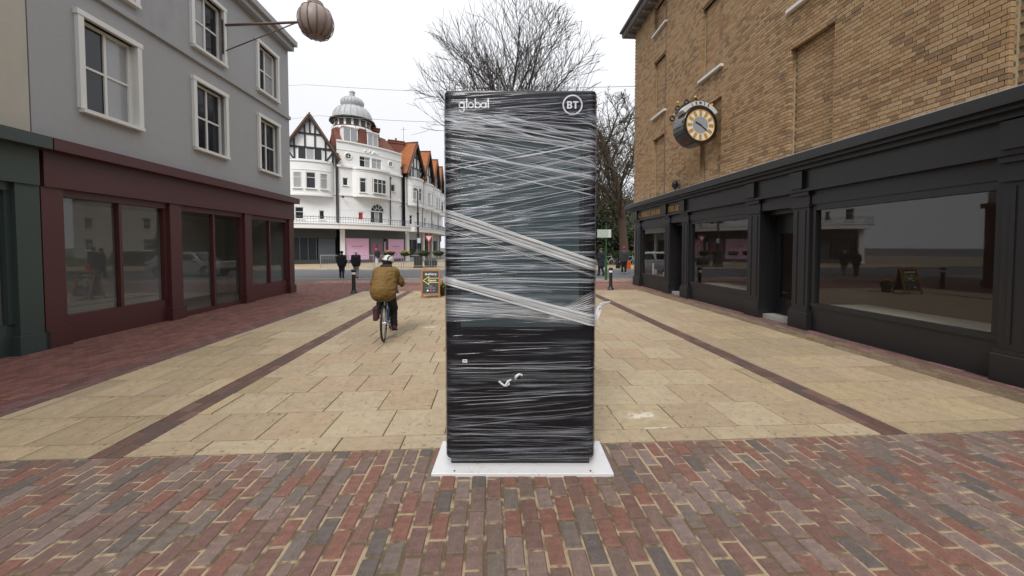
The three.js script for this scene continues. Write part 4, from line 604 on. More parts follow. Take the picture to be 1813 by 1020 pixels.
  for (const [a, b] of doors) {
    const d = new THREE.Group(); d.name = 'shop_door'; t.add(d);
    part('frame', [P(a, a - 0.14, 0.1, 2.5, 0.32, 0.4), P(b + 0.14, b, 0.1, 2.5, 0.32, 0.4), P(a - 0.14, b + 0.14, 0.1, 0.5, 0.32, 0.4), P(a - 0.14, b + 0.14, 2.05, 2.5, 0.32, 0.4)], bp, d); part('glass', UNIT.clone().rotateY(-Math.PI / 2).scale(1, 1.56, a - b - 0.28).translate(0.36, 1.28, Ls((a + b) / 2)), G.pane, d);
    part('handle', bar(V(0.28, 0.95, Ls(b + 0.09)), V(0.28, 1.25, Ls(b + 0.09)), 0.012), gold, d); part('doorway_side', P(a, a - 0.02, 0, 2.6, 0.12, 0.42), bp, t); part('doorway_side', P(b + 0.02, b, 0, 2.6, 0.12, 0.42), bp, t); part('doorstep', P(a - 0.02, b + 0.02, 0, 0.1, 0.0, 0.42), G.kerb, t); part('door_transom', P(a - 0.02, b + 0.02, 2.5, 2.6, 0.12, 0.42), bp, t);
  }
  // inside of the shop: dark room with a pale display floor
  part('shop_room', [P(16.6, -2, 0.02, 3.3, 2.6, 2.66), P(16.6, -2, 2.75, 2.8, 0.12, 2.6), P(16.6, -2, -0.1, 0.02, 0.42, 2.6), P(16.6, 16.54, 0.02, 2.75, 0.12, 2.6)], M(0.09, 0.055, 0.04, 0.8, { map: T.soft }), t, { uv: 1 });
  part('display_floor', P(16.5, 13.5, 0.5, 0.54, 0.1, 1.1), M(0.3, 0.27, 0.22, 0.7), t); part('display_floor', P(11.9, 9.2, 0.5, 0.54, 0.1, 1.1), M(0.3, 0.27, 0.22, 0.7), t); part('display_floor', P(7.2, 4.5, 0.5, 0.54, 0.1, 1.1), M(0.3, 0.27, 0.22, 0.7), t);
  part('orange_panel', P(13.1, 12.5, 0.5, 2.02, 0.46, 0.49), M(0.42, 0.09, 0.03, 0.6), t, { label: 'orange-red panel standing in for the orange patch in the door glass' });  // panel added for the orange patch that shows in the door glass
  for (const [ss0, str, x0, size] of [[16.07, 'A.E. WHIBLEY AND SON', 2.19, 0.19], [13.25, 'FINE ART', 0.85, 0.18]]) {
    const g = text(str, size, serif, 0.012); g.computeBoundingBox(); g.scale(x0 / g.boundingBox.max.x, 1, 1).rotateY(-Math.PI / 2).translate(-0.16, 3.0 + (0.2 - size) / 2, Ls(ss0)); part('gilt_lettering', g, gold, t);
  }
  // small fittings on the wall
  part('street_nameplate', rbox(0.02, 0.2, 0.6, 0.004, -0.03, 3.96, Ls(16.1)), M(0.55, 0.56, 0.58, 0.5), t);
  { const c = document.createElement('canvas'); c.width = 256; c.height = 80; const x = c.getContext('2d'); x.fillStyle = '#d9dadb'; x.fillRect(0, 0, 256, 80); x.fillStyle = '#222'; x.font = 'bold 30px sans-serif'; x.textAlign = 'center'; x.fillText('WARWICK', 128, 36); x.fillText('STREET', 128, 68); const tx = new THREE.CanvasTexture(c); tx.colorSpace = THREE.SRGBColorSpace; part('nameplate_print', new THREE.PlaneGeometry(0.58, 0.18).rotateY(-Math.PI / 2).translate(-0.042, 3.96, Ls(16.1)), M(1, 1, 1, 0.5, { map: tx }), t); }
  part('wall_lamp', [new THREE.SphereGeometry(0.11, 12, 8).scale(1, 1.35, 1).translate(-0.2, 3.92, Ls(12.72)), bar(V(-0.2, 3.78, Ls(12.72)), V(-0.1, 3.64, Ls(12.72)), 0.02)], G.blackIron, t);
  part('cable', tube([V(-0.02, 7.4, Ls(16.35)), V(-0.02, 6.2, Ls(16.33)), V(-0.02, 4.9, Ls(16.3)), V(-0.02, 4.1, Ls(16.28))], 0.014, 5, 12), G.blackIron, t); part('cable', tube([V(-0.02, 4.1, Ls(15.7)), V(-0.02, 3.9, Ls(15.6)), V(-0.02, 3.66, Ls(15.6))], 0.012, 5, 8), G.blackIron, t);
  part('wire_bracket', [bar(V(-0.02, 7.5, Ls(16.4)), V(-0.75, 7.52, Ls(16.6)), 0.02), rbox(0.16, 0.2, 0.16, 0.02, -0.62, 7.46, Ls(16.6)), new THREE.SphereGeometry(0.09, 10, 8).translate(-0.8, 7.4, Ls(16.62))], M(0.06, 0.06, 0.065, 0.5), t);
  part('wall_pipe', bar(V(-0.05, 3.7, Ls(13.84)), V(-0.05, 11.4, Ls(13.84)), 0.022), M(0.13, 0.085, 0.06, 0.6), t);
}
// goods on show in the near corner window
for (let i = 0; i < 9; i++) {
  const L = 15.7 - i * 0.23, tall = i % 3 === 1, p = S(6.65 + rr(0.28, 0.75), L, 0.54), w = rr(0.1, 0.2), h = tall ? rr(0.3, 0.5) : rr(0.12, 0.25);
  const t = thing('picture_frame', `${['first', 'second', 'third', 'fourth', 'fifth', 'sixth', 'seventh', 'eighth', 'ninth'][i]} picture from the street corner in the black shop window, ${['gilt', 'pale', 'dark wooden'][i % 3]} frame`, 'picture', p, TH - Math.PI / 2 + rr(-0.3, 0.3), { group: 'pictures in the shop window' });
  part('frame', [box(w, 0.02, 0.02, 0, 0.01), box(w, 0.02, 0.02, 0, h - 0.01), box(0.02, h - 0.04, 0.02, -w / 2 + 0.01, h / 2), box(0.02, h - 0.04, 0.02, w / 2 - 0.01, h / 2)], M(...[[0.5, 0.33, 0.1], [0.6, 0.58, 0.5], [0.12, 0.07, 0.04]][i % 3], 0.5), t); part('picture', box(w - 0.04, h - 0.04, 0.008, 0, h / 2, 0), M(rr(0.3, 0.7), rr(0.3, 0.6), rr(0.25, 0.55), 0.6), t);
}
// ---- round double-sided clock on a bracket
{
  const R0 = 0.56, t = thing('drum_clock', 'black drum clock with gold numerals hanging from the brick building', 'clock', S(6.06, 10.8, 5.28), TH + 0.12), gold = M(0.62, 0.36, 0.07, 0.35, { metalness: 0.3 });
  part('case', lathe([[0, -0.24], [R0 * 0.8, -0.24], [R0 * 0.83, -0.265], [R0 * 0.97, -0.265], [R0, -0.24], [R0, 0.24], [R0 * 0.97, 0.265], [R0 * 0.83, 0.265], [R0 * 0.8, 0.24], [0, 0.24]], 40).rotateX(Math.PI / 2), M(0.013, 0.013, 0.015, 0.18, { clearcoat: 1, clearcoatRoughness: 0.08 }), t);
  for (const sg of [1, -1]) {
    const d = part('dial', new THREE.RingGeometry(0.25, R0 * 0.79, 48).rotateY(sg > 0 ? 0 : Math.PI).translate(0, 0, sg * 0.245), M(0.72, 0.69, 0.64, 0.4), t); part('dial_centre', new THREE.CircleGeometry(0.25, 32).rotateY(sg > 0 ? 0 : Math.PI).translate(0, 0, sg * 0.246), M(0.3, 0.32, 0.35, 0.3), d);
    for (let i = 0; i < 12; i++) part('numeral', box(0.085, 0.15, 0.008, 0, 0.345, sg * 0.25).rotateZ(-i * Math.PI / 6), gold, d);
    part('rim', new THREE.TorusGeometry(R0 * 0.8, 0.012, 6, 48).translate(0, 0, sg * 0.25), gold, d); part('hand', [box(0.022, 0.3, 0.006, 0, 0.12, sg * 0.258).rotateZ(-2.2), box(0.03, 0.22, 0.006, 0, 0.08, sg * 0.262).rotateZ(1.1)], G.blackIron, d);
  }
  part('name_plate', (() => { const sh = new THREE.Shape(); sh.absarc(0, 0, 0.7, 0.62, Math.PI - 0.62, false); sh.absarc(0, 0, 0.58, Math.PI - 0.62, 0.62, true); return new THREE.ExtrudeGeometry(sh, { depth: 0.46, bevelEnabled: false, curveSegments: 20 }).translate(0, 0, -0.23); })(), M(0.6, 0.6, 0.6, 0.4), t);
  'LEWIS'.split('').forEach((ch, i) => { const g = text(ch, 0.075, font, 0.008); g.computeBoundingBox(); g.translate(-g.boundingBox.max.x / 2, 0.605, 0.231).rotateZ(0.42 - i * 0.21); part('letter', g, G.blackIron, t); });
  part('crest', [new THREE.TorusGeometry(0.74, 0.035, 6, 24, Math.PI * 0.66).rotateZ(0.53), ...[0.3, 0.75, 1.2, 1.57, 1.95, 2.4, 2.85].map((a) => new THREE.TorusGeometry(0.07, 0.025, 5, 12).translate(0.78 * Math.cos(a), 0.78 * Math.sin(a), 0))], G.blackIron, t);
  for (const a of [1.57, 2.25, 0.9]) part('finial', new THREE.SphereGeometry(0.045, 10, 8).translate(0.9 * Math.cos(a), 0.9 * Math.sin(a), 0), gold, t);
  part('bracket', [bar(V(0.5, 0.1, 0), V(0.78, 0.1, 0), 0.05), bar(V(0.5, -0.2, 0), V(0.78, -0.2, 0), 0.04), box(0.05, 0.7, 0.3, 0.72, -0.05, 0)], G.blackIron, t);
}
// ---- overhead wires
for (const [a, b, sag, lab] of [[V(-16.5, 14.7, -30), S(6.6, 16.45, 8.93), 0.35, 'upper thin overhead wire crossing to the brick building'], [V(-14, 11.2, -27), S(5.95, 16.5, 7.5), 0.3, 'lower thin overhead wire crossing to the wall bracket']]) {
  const t = thing('overhead_wire', lab, 'wire', a.clone()); const m = a.clone().lerp(b, 0.5); m.y -= sag; part('strand', tube([V(0, 0, 0), m.clone().sub(a), b.clone().sub(a)], 0.011, 4, 40), M(0.16, 0.16, 0.17, 0.6), t);
  if (lab[0] === 'u') part('pole_end', bar(V(0, 0, 0), V(-6.6, 0.6, -2), 0.011, 0.011, 4), M(0.16, 0.16, 0.17, 0.6), t); else part('pole_end', bar(V(0, 0, 0), V(-9.8, 0.9, -5), 0.011, 0.011, 4), M(0.16, 0.16, 0.17, 0.6), t);
}
// ---- rendered shops on the left of the precinct and houses behind the camera
function shopHouse(pos, turn, LEN, H, wallMat, frontMat, label, storeys, bays, o = {}) {
  const t = thing('shop_building', label, 'building', pos, turn), m3 = (s, y, q) => V(s, y, q), W = [];
  for (const [y0, y1] of storeys) for (let i = 0; i < bays; i++) { const c = (i + 0.5) / bays * LEN; W.push([c - 0.52, c + 0.52, y0, y1]); }
  part('wall', wallGeo(m3, 0, LEN, 3.55, H, W, 0.18, 99), wallMat, t, { uv: 1 }); parts('side_wall', [span(0, 0.15, 0, H, -8, -0.003), span(LEN - 0.15, LEN, 0, H, -8, -0.003), span(0.15, LEN - 0.15, 0, H, -8, -7.85), span(0.15, LEN - 0.15, H - 0.2, H - 0.1, -7.85, -0.003), span(0.15, LEN - 0.15, 0, H - 0.2, -2.4, -2.3)], wallMat, t, { uv: 1 });
  W.forEach((w) => win(t, m3, ...w, { cols: 2, rails: [0.5], surround: true, glass: curt }));
  parts('cornice', [span(-0.02, LEN + 0.02, H - 0.35, H - 0.18, 0.002, 0.22), span(-0.04, LEN + 0.04, H - 0.18, H, -0.2, 0.34), span(0, LEN, 6.5, 6.62, 0.002, 0.07)], wallMat, t, { uv: 1 });
  part('roof', tri([...quad(V(-0.1, H, 0.3), V(LEN + 0.1, H, 0.3), V(LEN + 0.1, H + 2.4, -4), V(-0.1, H + 2.4, -4)), ...quad(V(-0.1, H + 2.4, -4), V(LEN + 0.1, H + 2.4, -4), V(LEN + 0.1, H, -8.2), V(-0.1, H, -8.2))]), M(0.12, 0.12, 0.13, 0.8, { map: T.tile }), t, { uv: 1 });
  parts('fascia', [span(0.02, LEN - 0.02, 2.75, 3.35, 0.0, 0.14), span(0, LEN, 3.35, 3.55, 0.0, 0.34)], frontMat, t); 
  const n = Math.round(LEN / 2.6); for (let i = 0; i <= n; i++) { const x = clamp(i / n * LEN, 0.16, LEN - 0.16); part('pilaster', [span(x - 0.16, x + 0.16, 0, 2.75, -0.1, 0.1), span(x - 0.2, x + 0.2, 0, 0.3, -0.1, 0.14)], frontMat, t); }
  for (let i = 0; i < n; i++) { const a = i / n * LEN + 0.16 + (i ? 0 : 0.16), b = (i + 1) / n * LEN - 0.16 - (i === n - 1 ? 0.16 : 0), door = i % 3 === 1; part('stall_riser', span(a, b, 0, door ? 0.12 : 0.5, -0.12, 0.0), frontMat, t); const g = new THREE.Group(); g.name = door ? 'shop_door' : 'shop_window'; t.add(g); part('frame', [span(a, b, 2.62, 2.75, -0.08, 0.04), span(a, a + 0.07, door ? 0.12 : 0.5, 2.62, -0.08, 0.02), span(b - 0.07, b, door ? 0.12 : 0.5, 2.62, -0.08, 0.02), span((a + b) / 2 - 0.03, (a + b) / 2 + 0.03, door ? 0.12 : 0.5, 2.62, -0.08, 0.02)], frontMat, g); part('glass', UNIT.clone().scale(b - a - 0.1, door ? 2.5 : 2.12, 1).translate((a + b) / 2, door ? 1.37 : 1.56, -0.05), G.pane, g); }
  part('shop_room', [span(0.2, LEN - 0.2, 2.75, 2.8, -2.3, -0.1), span(0.2, LEN - 0.2, -0.1, 0.03, -2.3, -0.1)], M(0.2, 0.18, 0.15, 0.8), t);
}
const cream = M(0.52, 0.49, 0.42, 0.85, { map: T.stain, bumpMap: T.grain, bumpScale: 0.002 }), greyR = M(0.4, 0.41, 0.42, 0.85, { map: T.stain, bumpMap: T.grain, bumpScale: 0.002 }), brickR = M(0.3, 0.17, 0.11, 0.9, { map: T.grain });
shopHouse(S(-7.6, -1), TH + Math.PI / 2, 7.6, 8.4, cream, M(0.05, 0.075, 0.07, 0.4), 'cream rendered shop nearest on the left side', [[4.3, 6.2]], 3);
shopHouse(S(-7.6, 6.62), TH + Math.PI / 2, 7.9, 9.4, greyR, M(0.09, 0.03, 0.03, 0.4), 'grey rendered shop with dark red front on the left', [[4.3, 6.0], [6.9, 8.4]], 3);
shopHouse(S(-7.6, -12), TH + Math.PI / 2, 10.8, 10, greyR, G.slate, 'grey rendered shop behind the camera on the left', [[4.3, 6.1], [7.3, 9.1]], 4);
shopHouse(S(8.6, -26), TH, 9, 10.4, cream, M(0.06, 0.06, 0.07, 0.4), 'cream rendered house closing the street behind the camera', [[4.3, 6.2], [7.4, 9.2]], 4);
shopHouse(S(-9, -27), TH, 17.4, 9.2, M(0.55, 0.58, 0.57, 0.85, { map: T.stain }), G.slate, 'pale blue-green rendered terrace behind the camera', [[4.2, 6.0], [7, 8.5]], 6);
shopHouse(S(6.65, -2.3), TH - Math.PI / 2, 22, 10.6, cream, M(0.03, 0.04, 0.05, 0.4), 'cream rendered shop behind the camera on the right', [[4.3, 6.1], [7.3, 9.1]], 7);
{ // round bronze lamp hung high on the left shops
  const t = thing('globe_lamp', 'round bronze globe lamp hung high on the left wall', 'lamp', S(-4.9, 10.85, 8.05)), br = M(0.16, 0.11, 0.09, 0.45, { metalness: 0.5 });
  part('globe', lathe([[0, -0.48], [0.2, -0.44], [0.36, -0.32], [0.44, -0.12], [0.44, 0.1], [0.36, 0.28], [0.2, 0.4], [0, 0.42]], 24), M(0.28, 0.22, 0.2, 0.5), t); for (let i = 0; i < 12; i++) { const a = i / 12 * Math.PI * 2; part('rib', tube([[0.2, -0.45], [0.37, -0.33], [0.45, -0.1], [0.45, 0.1], [0.37, 0.29], [0.2, 0.41]].map(([r, y]) => V(r * Math.cos(a), y, r * Math.sin(a))), 0.012, 4, 12), br, t); }
  part('cap', lathe([[0.24, 0.38], [0.2, 0.5], [0.05, 0.56], [0.03, 0.75]], 16), br, t); part('arm', bar(V(-0.42, -0.02, 0), V(-2.7, -0.02, -0.15), 0.035), br, t); part('stay', bar(V(-0.45, 0.0, 0), V(-2.7, -0.75, -0.15), 0.016), br, t); part('wall_plate', box(0.04, 0.95, 0.16, -2.68, -0.38, -0.15), br, t);
}

// ================================================================== TREES AND PLANTS
function Limbs() {                                                          // tapered limbs into one buffer
  const P = [], N = [], I = [], U = [];
  const limb = (pts, r0, r1, n) => {
    const b0 = P.length / 3, k = pts.length; let ax = V(0, 0, 0);
    for (let i = 0; i < k; i++) {
      const d = pts[Math.min(i + 1, k - 1)].clone().sub(pts[Math.max(i - 1, 0)]).normalize(); const u = (Math.abs(d.y) < 0.9 ? V(0, 1, 0) : V(1, 0, 0)).cross(d).normalize(), w = d.clone().cross(u), r = lerp(r0, r1, i / (k - 1));
      for (let j = 0; j < n; j++) { const a = j / n * Math.PI * 2, c = Math.cos(a), s = Math.sin(a), nx = u.x * c + w.x * s, ny = u.y * c + w.y * s, nz = u.z * c + w.z * s; P.push(pts[i].x + nx * r, pts[i].y + ny * r, pts[i].z + nz * r); N.push(nx, ny, nz); U.push(j / n * Math.max(0.3, r * 5), i * 0.4); }
    }
    for (let i = 0; i < k - 1; i++) for (let j = 0; j < n; j++) { const a = b0 + i * n + j, b = b0 + i * n + (j + 1) % n; I.push(a, b, b + n, a, b + n, a + n); }
  };
  const geo = () => { const g = new THREE.BufferGeometry(); g.setAttribute('position', new THREE.Float32BufferAttribute(P, 3)); g.setAttribute('normal', new THREE.Float32BufferAttribute(N, 3)); g.setAttribute('uv', new THREE.Float32BufferAttribute(U, 2)); g.setIndex(I); return g; };
  return { limb, geo };
}
function bareTree(name, label, pos, o) {
  const rn = mul(o.seed), f = (a, b) => a + (b - a) * rn(), t = thing(name, label, 'tree', pos, 0, { group: 'bare winter trees' });
  const A = Limbs(), B = Limbs(), Cc = Limbs(), c = o.crown, inside = (p) => { const x = (p.x - c[0]) / c[3], y = (p.y - c[1]) / c[4], z = (p.z - c[2]) / c[5]; return x * x + y * y + z * z; };
  const tips = [];
  const grow = (p, d, len, r, lev) => {
    const n = lev < 2 ? 7 : lev < 3 ? 5 : 4, pts = [p.clone()]; let q = p.clone(), dir = d.clone(), stop = false;
    for (let i = 0; i < n && !stop; i++) { dir.add(V(f(-1, 1), f(-0.6, 0.9), f(-1, 1)).multiplyScalar(o.wild * (lev ? 1 : 0.4))); dir.y += (o.rise ?? 0.1) * (lev ? 1 : 0.3); dir.normalize(); q = q.clone().addScaledVector(dir, len / n); pts.push(q); if (lev > 0 && inside(q) > 1.0 + 0.12 * rn()) stop = true; }
    const r1 = Math.max(o.rmin * 0.6, r * (lev > 2 ? 0.35 : 0.42)); (lev === 0 ? A : lev < 2 ? B : Cc).limb(pts, r, r1, lev === 0 ? 10 : lev === 1 ? 7 : lev === 2 ? 5 : 3);
    if (lev >= o.levels) { tips.push(pts[pts.length - 1]); return; }
    const kids = o.kids[lev], from = lev === 0 ? o.fork ?? 0.35 : 0.15;
    for (let k = 0; k < kids; k++) {
      const u = lerp(from, 1, (k + f(0.1, 0.9)) / kids), x = Math.min(u, 0.999) * (pts.length - 1), i = Math.floor(x), at = pts[i].clone().lerp(pts[Math.min(i + 1, pts.length - 1)], x - i), tan = pts[Math.min(i + 1, pts.length - 1)].clone().sub(pts[i]).normalize();
      const az = k * 2.4 + f(-0.5, 0.5), sp = (o.spread?.[lev] ?? 0.75) * f(0.7, 1.25), s1 = (Math.abs(tan.y) < 0.95 ? V(0, 1, 0) : V(1, 0, 0)).cross(tan).normalize(), s2 = tan.clone().cross(s1);
      const nd = tan.clone().multiplyScalar(Math.cos(sp)).addScaledVector(s1, Math.sin(sp) * Math.cos(az)).addScaledVector(s2, Math.sin(sp) * Math.sin(az)).normalize();
      grow(at, nd, o.len[lev] * f(0.65, 1.15) * (lev === 0 ? lerp(1.15, 0.6, u) : lerp(1.1, 0.75, u)), Math.max(o.rmin, lerp(r, r1, u) * (lev === 0 ? 0.5 : 0.58)), lev + 1);
    }
  };
  grow(V(0, -0.1, 0), V(f(-0.04, 0.04), 1, f(-0.04, 0.04)).normalize(), o.trunk, o.r, 0);
  part('trunk', A.geo(), o.bark, t); part('limbs', B.geo(), o.bark, t, { kind: 'stuff' }); part('crown', Cc.geo(), o.twig ?? o.bark, t, { kind: 'stuff' });
  return { t, tips };
}
const bark = M(0.055, 0.047, 0.04, 0.95, { map: T.bark }), barkMoss = M(0.105, 0.088, 0.062, 0.95, { map: T.bark }), twigM = M(0.045, 0.036, 0.03, 0.95), barkRed = M(0.085, 0.055, 0.038, 0.95, { map: T.bark, bumpMap: T.bark, bumpScale: 0.03 });
bareTree('bare_tree', 'large bare rounded tree rising behind the wrapped kiosk', V(-0.35, 0.04, -31), { seed: 5, trunk: 14.8, r: 0.36, fork: 0.3, kids: [18, 8, 6, 3], len: [9.4, 4.4, 2.8, 1.8], levels: 4, wild: 0.075, rise: 0.07, spread: [0.98, 0.68, 0.62, 0.55], rmin: 0.017, crown: [0, 12.9, 0, 7.9, 7.9, 7.7], bark, twig: twigM });
const right = [
  ['tall bare tree with reddish trunk beside the brick corner', V(10.15, 0.05, -33.2), { seed: 8, trunk: 12.5, r: 0.42, fork: 0.3, kids: [10, 7, 6, 4], len: [7.5, 3.6, 2, 1], levels: 4, wild: 0.3, rise: 0.06, spread: [1.0, 0.75, 0.8, 0.8], rmin: 0.022, crown: [-1, 9, 0, 6, 5.6, 5], bark: barkRed, twig: barkMoss }],
  ['crooked mossy bare tree leaning over beside the kiosk edge', V(7.6, 0.05, -34.5), { seed: 15, trunk: 11, r: 0.36, fork: 0.25, kids: [9, 7, 5, 4], len: [5.5, 3.2, 1.9, 1], levels: 4, wild: 0.34, rise: 0.05, spread: [0.9, 0.8, 0.8, 0.8], rmin: 0.022, crown: [0.3, 8, 0, 5, 5, 5], bark: barkMoss, twig: barkMoss }],
  ['slim bare tree farther back in the gardens', V(11.6, 0.05, -44), { seed: 27, trunk: 13, r: 0.3, fork: 0.2, kids: [9, 6, 6, 4], len: [5.5, 3, 1.8, 1], levels: 4, wild: 0.28, rise: 0.05, rmin: 0.028, crown: [0, 8.4, 0, 5.6, 6, 5], bark: barkMoss, twig: twigM }],
  ['bare tree on the far lawn behind the hedge', V(16.5, 0.05, -50), { seed: 33, trunk: 14, r: 0.35, fork: 0.2, kids: [9, 6, 6, 4], len: [6, 3.2, 2, 1.1], levels: 4, wild: 0.28, rise: 0.05, rmin: 0.03, crown: [0, 9, 0, 6.4, 6.6, 6], bark: barkMoss, twig: twigM }],
];
for (const [lab, p, o] of right) bareTree('bare_tree', lab, p, o);
const leafGeo = (() => { const g = tri([V(-0.5, 0, 0), V(0, -0.08, 0.5), V(0.5, 0, 0), V(-0.5, 0, 0), V(0.5, 0, 0), V(0, 0.1, -0.5)]); return g; })();
function foliage(t, name, n, inside, lo, hi, size, tint, seed, mat) {
  const rn = mul(seed), it = []; let guard = 0;
  while (it.length < n && guard++ < n * 30) { const p = [0, 1, 2].map((k) => lerp(lo[k], hi[k], rn())); if (!inside(...p)) continue; const k = 0.6 + 0.8 * rn(), s = size * (0.6 + 0.8 * rn()); it.push([p[0], p[1], p[2], rn() * 6.28, tint[0] * k, tint[1] * k * (0.9 + 0.2 * rn()), tint[2] * k, (rn() - 0.5) * 2.4, (rn() - 0.5) * 2.4, [s, s, s]]); }
  return stuffMesh(name, leafGeo, mat ?? M(1, 1, 1, 0.7, { side: THREE.DoubleSide }), it, t);
}
function shrub(name, label, pos, w, h, d, n, size, tint, seed, o = {}) {
  const t = thing(name, label, o.cat ?? 'shrub', pos, 0, { group: o.group });
  const L = Limbs(), rn = mul(seed + 1); for (let i = 0; i < 7; i++) { const a = rn() * 6.28, q = 0.6 * rn(); L.limb([V(0.1 * Math.cos(a), -0.05, 0.1 * Math.sin(a)), V(q * w * 0.3 * Math.cos(a), h * 0.4, q * d * 0.3 * Math.sin(a)), V(q * w * 0.45 * Math.cos(a), h * 0.8, q * d * 0.45 * Math.sin(a))], 0.05, 0.015, 5); }
  part('stem', L.geo(), barkMoss, t);
  foliage(t, 'foliage', n, (x, y, z) => { const q = (x / w * 2) ** 2 + ((y - h * 0.52) / (h * 0.5)) ** 2 + (z / d * 2) ** 2; const k = 1 + 0.35 * n3a(x * 1.1, y * 1.1, z * 1.1 + seed); return q < k && (q > 0.25 || n3b(x * 2, y * 2, z * 2) > 0); }, [-w * 0.6, 0.05, -d * 0.6], [w * 0.6, h * 1.12, d * 0.6], size, tint, seed);
}
shrub('evergreen_shrub', 'tall dark evergreen shrub just right of the kiosk', V(7.9, 0.05, -35.2), 3.6, 4.6, 2.6, 9000, 0.17, [0.028, 0.042, 0.018], 51, { group: 'garden shrubs' });
shrub('evergreen_shrub', 'dark evergreen shrub behind the reddish trunk', V(12.2, 0.05, -38), 5, 3.6, 2.6, 8000, 0.18, [0.03, 0.045, 0.018], 52, { group: 'garden shrubs' });
shrub('evergreen_shrub', 'wide dark evergreen shrub hidden behind the kiosk', V(2.8, 0.05, -37), 6, 4.2, 2.6, 8000, 0.2, [0.03, 0.045, 0.02], 53, { group: 'garden shrubs' });
shrub('ivy_shrub', 'olive ivy-covered thicket between the trees', V(9.6, 0.05, -40), 7, 8.2, 3, 9000, 0.16, [0.07, 0.08, 0.027], 54, { group: 'garden shrubs' });
shrub('ivy_shrub', 'brownish thicket rising beside the brick corner', V(14.2, 0.05, -45), 8, 7.4, 3, 9000, 0.18, [0.085, 0.085, 0.036], 55, { group: 'garden shrubs' });
{ const t = thing('hedge', 'low clipped green hedge across the garden edge', 'hedge', V(9, 0.05, -35.4)); part('stems', [...Array(24)].map((_, i) => bar(V(-6 + i * 0.55, -0.05, 0), V(-6 + i * 0.55, 0.9, 0.05), 0.03, 0.015, 5)), barkMoss, t, { kind: 'stuff' }); foliage(t, 'foliage', 14000, (x, y, z) => y < 1.25 + 0.12 * n2(x * 1.3, z), [-6.3, 0.05, -0.5], [7, 1.4, 0.5], 0.11, [0.05, 0.07, 0.025], 61); }
{ // houses seen between the trees
  for (const [x, z, w, h, c, lab] of [[18, -62, 12, 7.5, [0.42, 0.38, 0.3], 'pale stone house far behind the gardens'], [33, -58, 15, 8.5, [0.5, 0.48, 0.44], 'pale rendered house far right beyond the gardens'], [4, -72, 13, 8, [0.3, 0.16, 0.11], 'red brick house far behind the kiosk']]) {
    const t = thing('distant_house', lab, 'house', V(x, 0, z)), m3 = (s, y, q) => V(s - w / 2, y, q), W = []; for (let i = 0; i < 4; i++) for (const y of [1.2, 4.2]) W.push([(i + 0.5) * w / 4 - 0.5, (i + 0.5) * w / 4 + 0.5, y, y + 1.6]);
    const mm = M(...c, 0.9, { map: T.soft }); part('wall', wallGeo(m3, 0, w, -0.1, h, W), mm, t, { uv: 1 }); part('side_wall', [span(-w / 2, -w / 2 + 0.2, -0.1, h, -7, -0.003), span(w / 2 - 0.2, w / 2, -0.1, h, -7, -0.003), span(-w / 2 + 0.2, w / 2 - 0.2, -0.1, h, -7, -6.8)], mm, t, { uv: 1 }); W.forEach((q) => win(t, m3, ...q, { rails: [0.5] })); part('roof', tri([...quad(V(-w / 2 - 0.3, h, 0.4), V(w / 2 + 0.3, h, 0.4), V(w / 2 + 0.3, h + 2.4, -3.5), V(-w / 2 - 0.3, h + 2.4, -3.5)), ...quad(V(-w / 2 - 0.3, h + 2.4, -3.5), V(w / 2 + 0.3, h + 2.4, -3.5), V(w / 2 + 0.3, h, -7.4), V(-w / 2 - 0.3, h, -7.4))]), M(0.14, 0.1, 0.09, 0.85, { map: T.tile }), t, { uv: 1 });
  }
}
{ const m = new THREE.Mesh(boxUV(span(2.5, 60, -0.1, 0.1, -100, -34.9)), M(0.07, 0.1, 0.035, 0.95, { map: T.grain })); m.name = 'lawn'; m.userData = { kind: 'structure', label: 'green garden lawn beyond the far pavement', category: 'lawn' }; scene.add(m); }

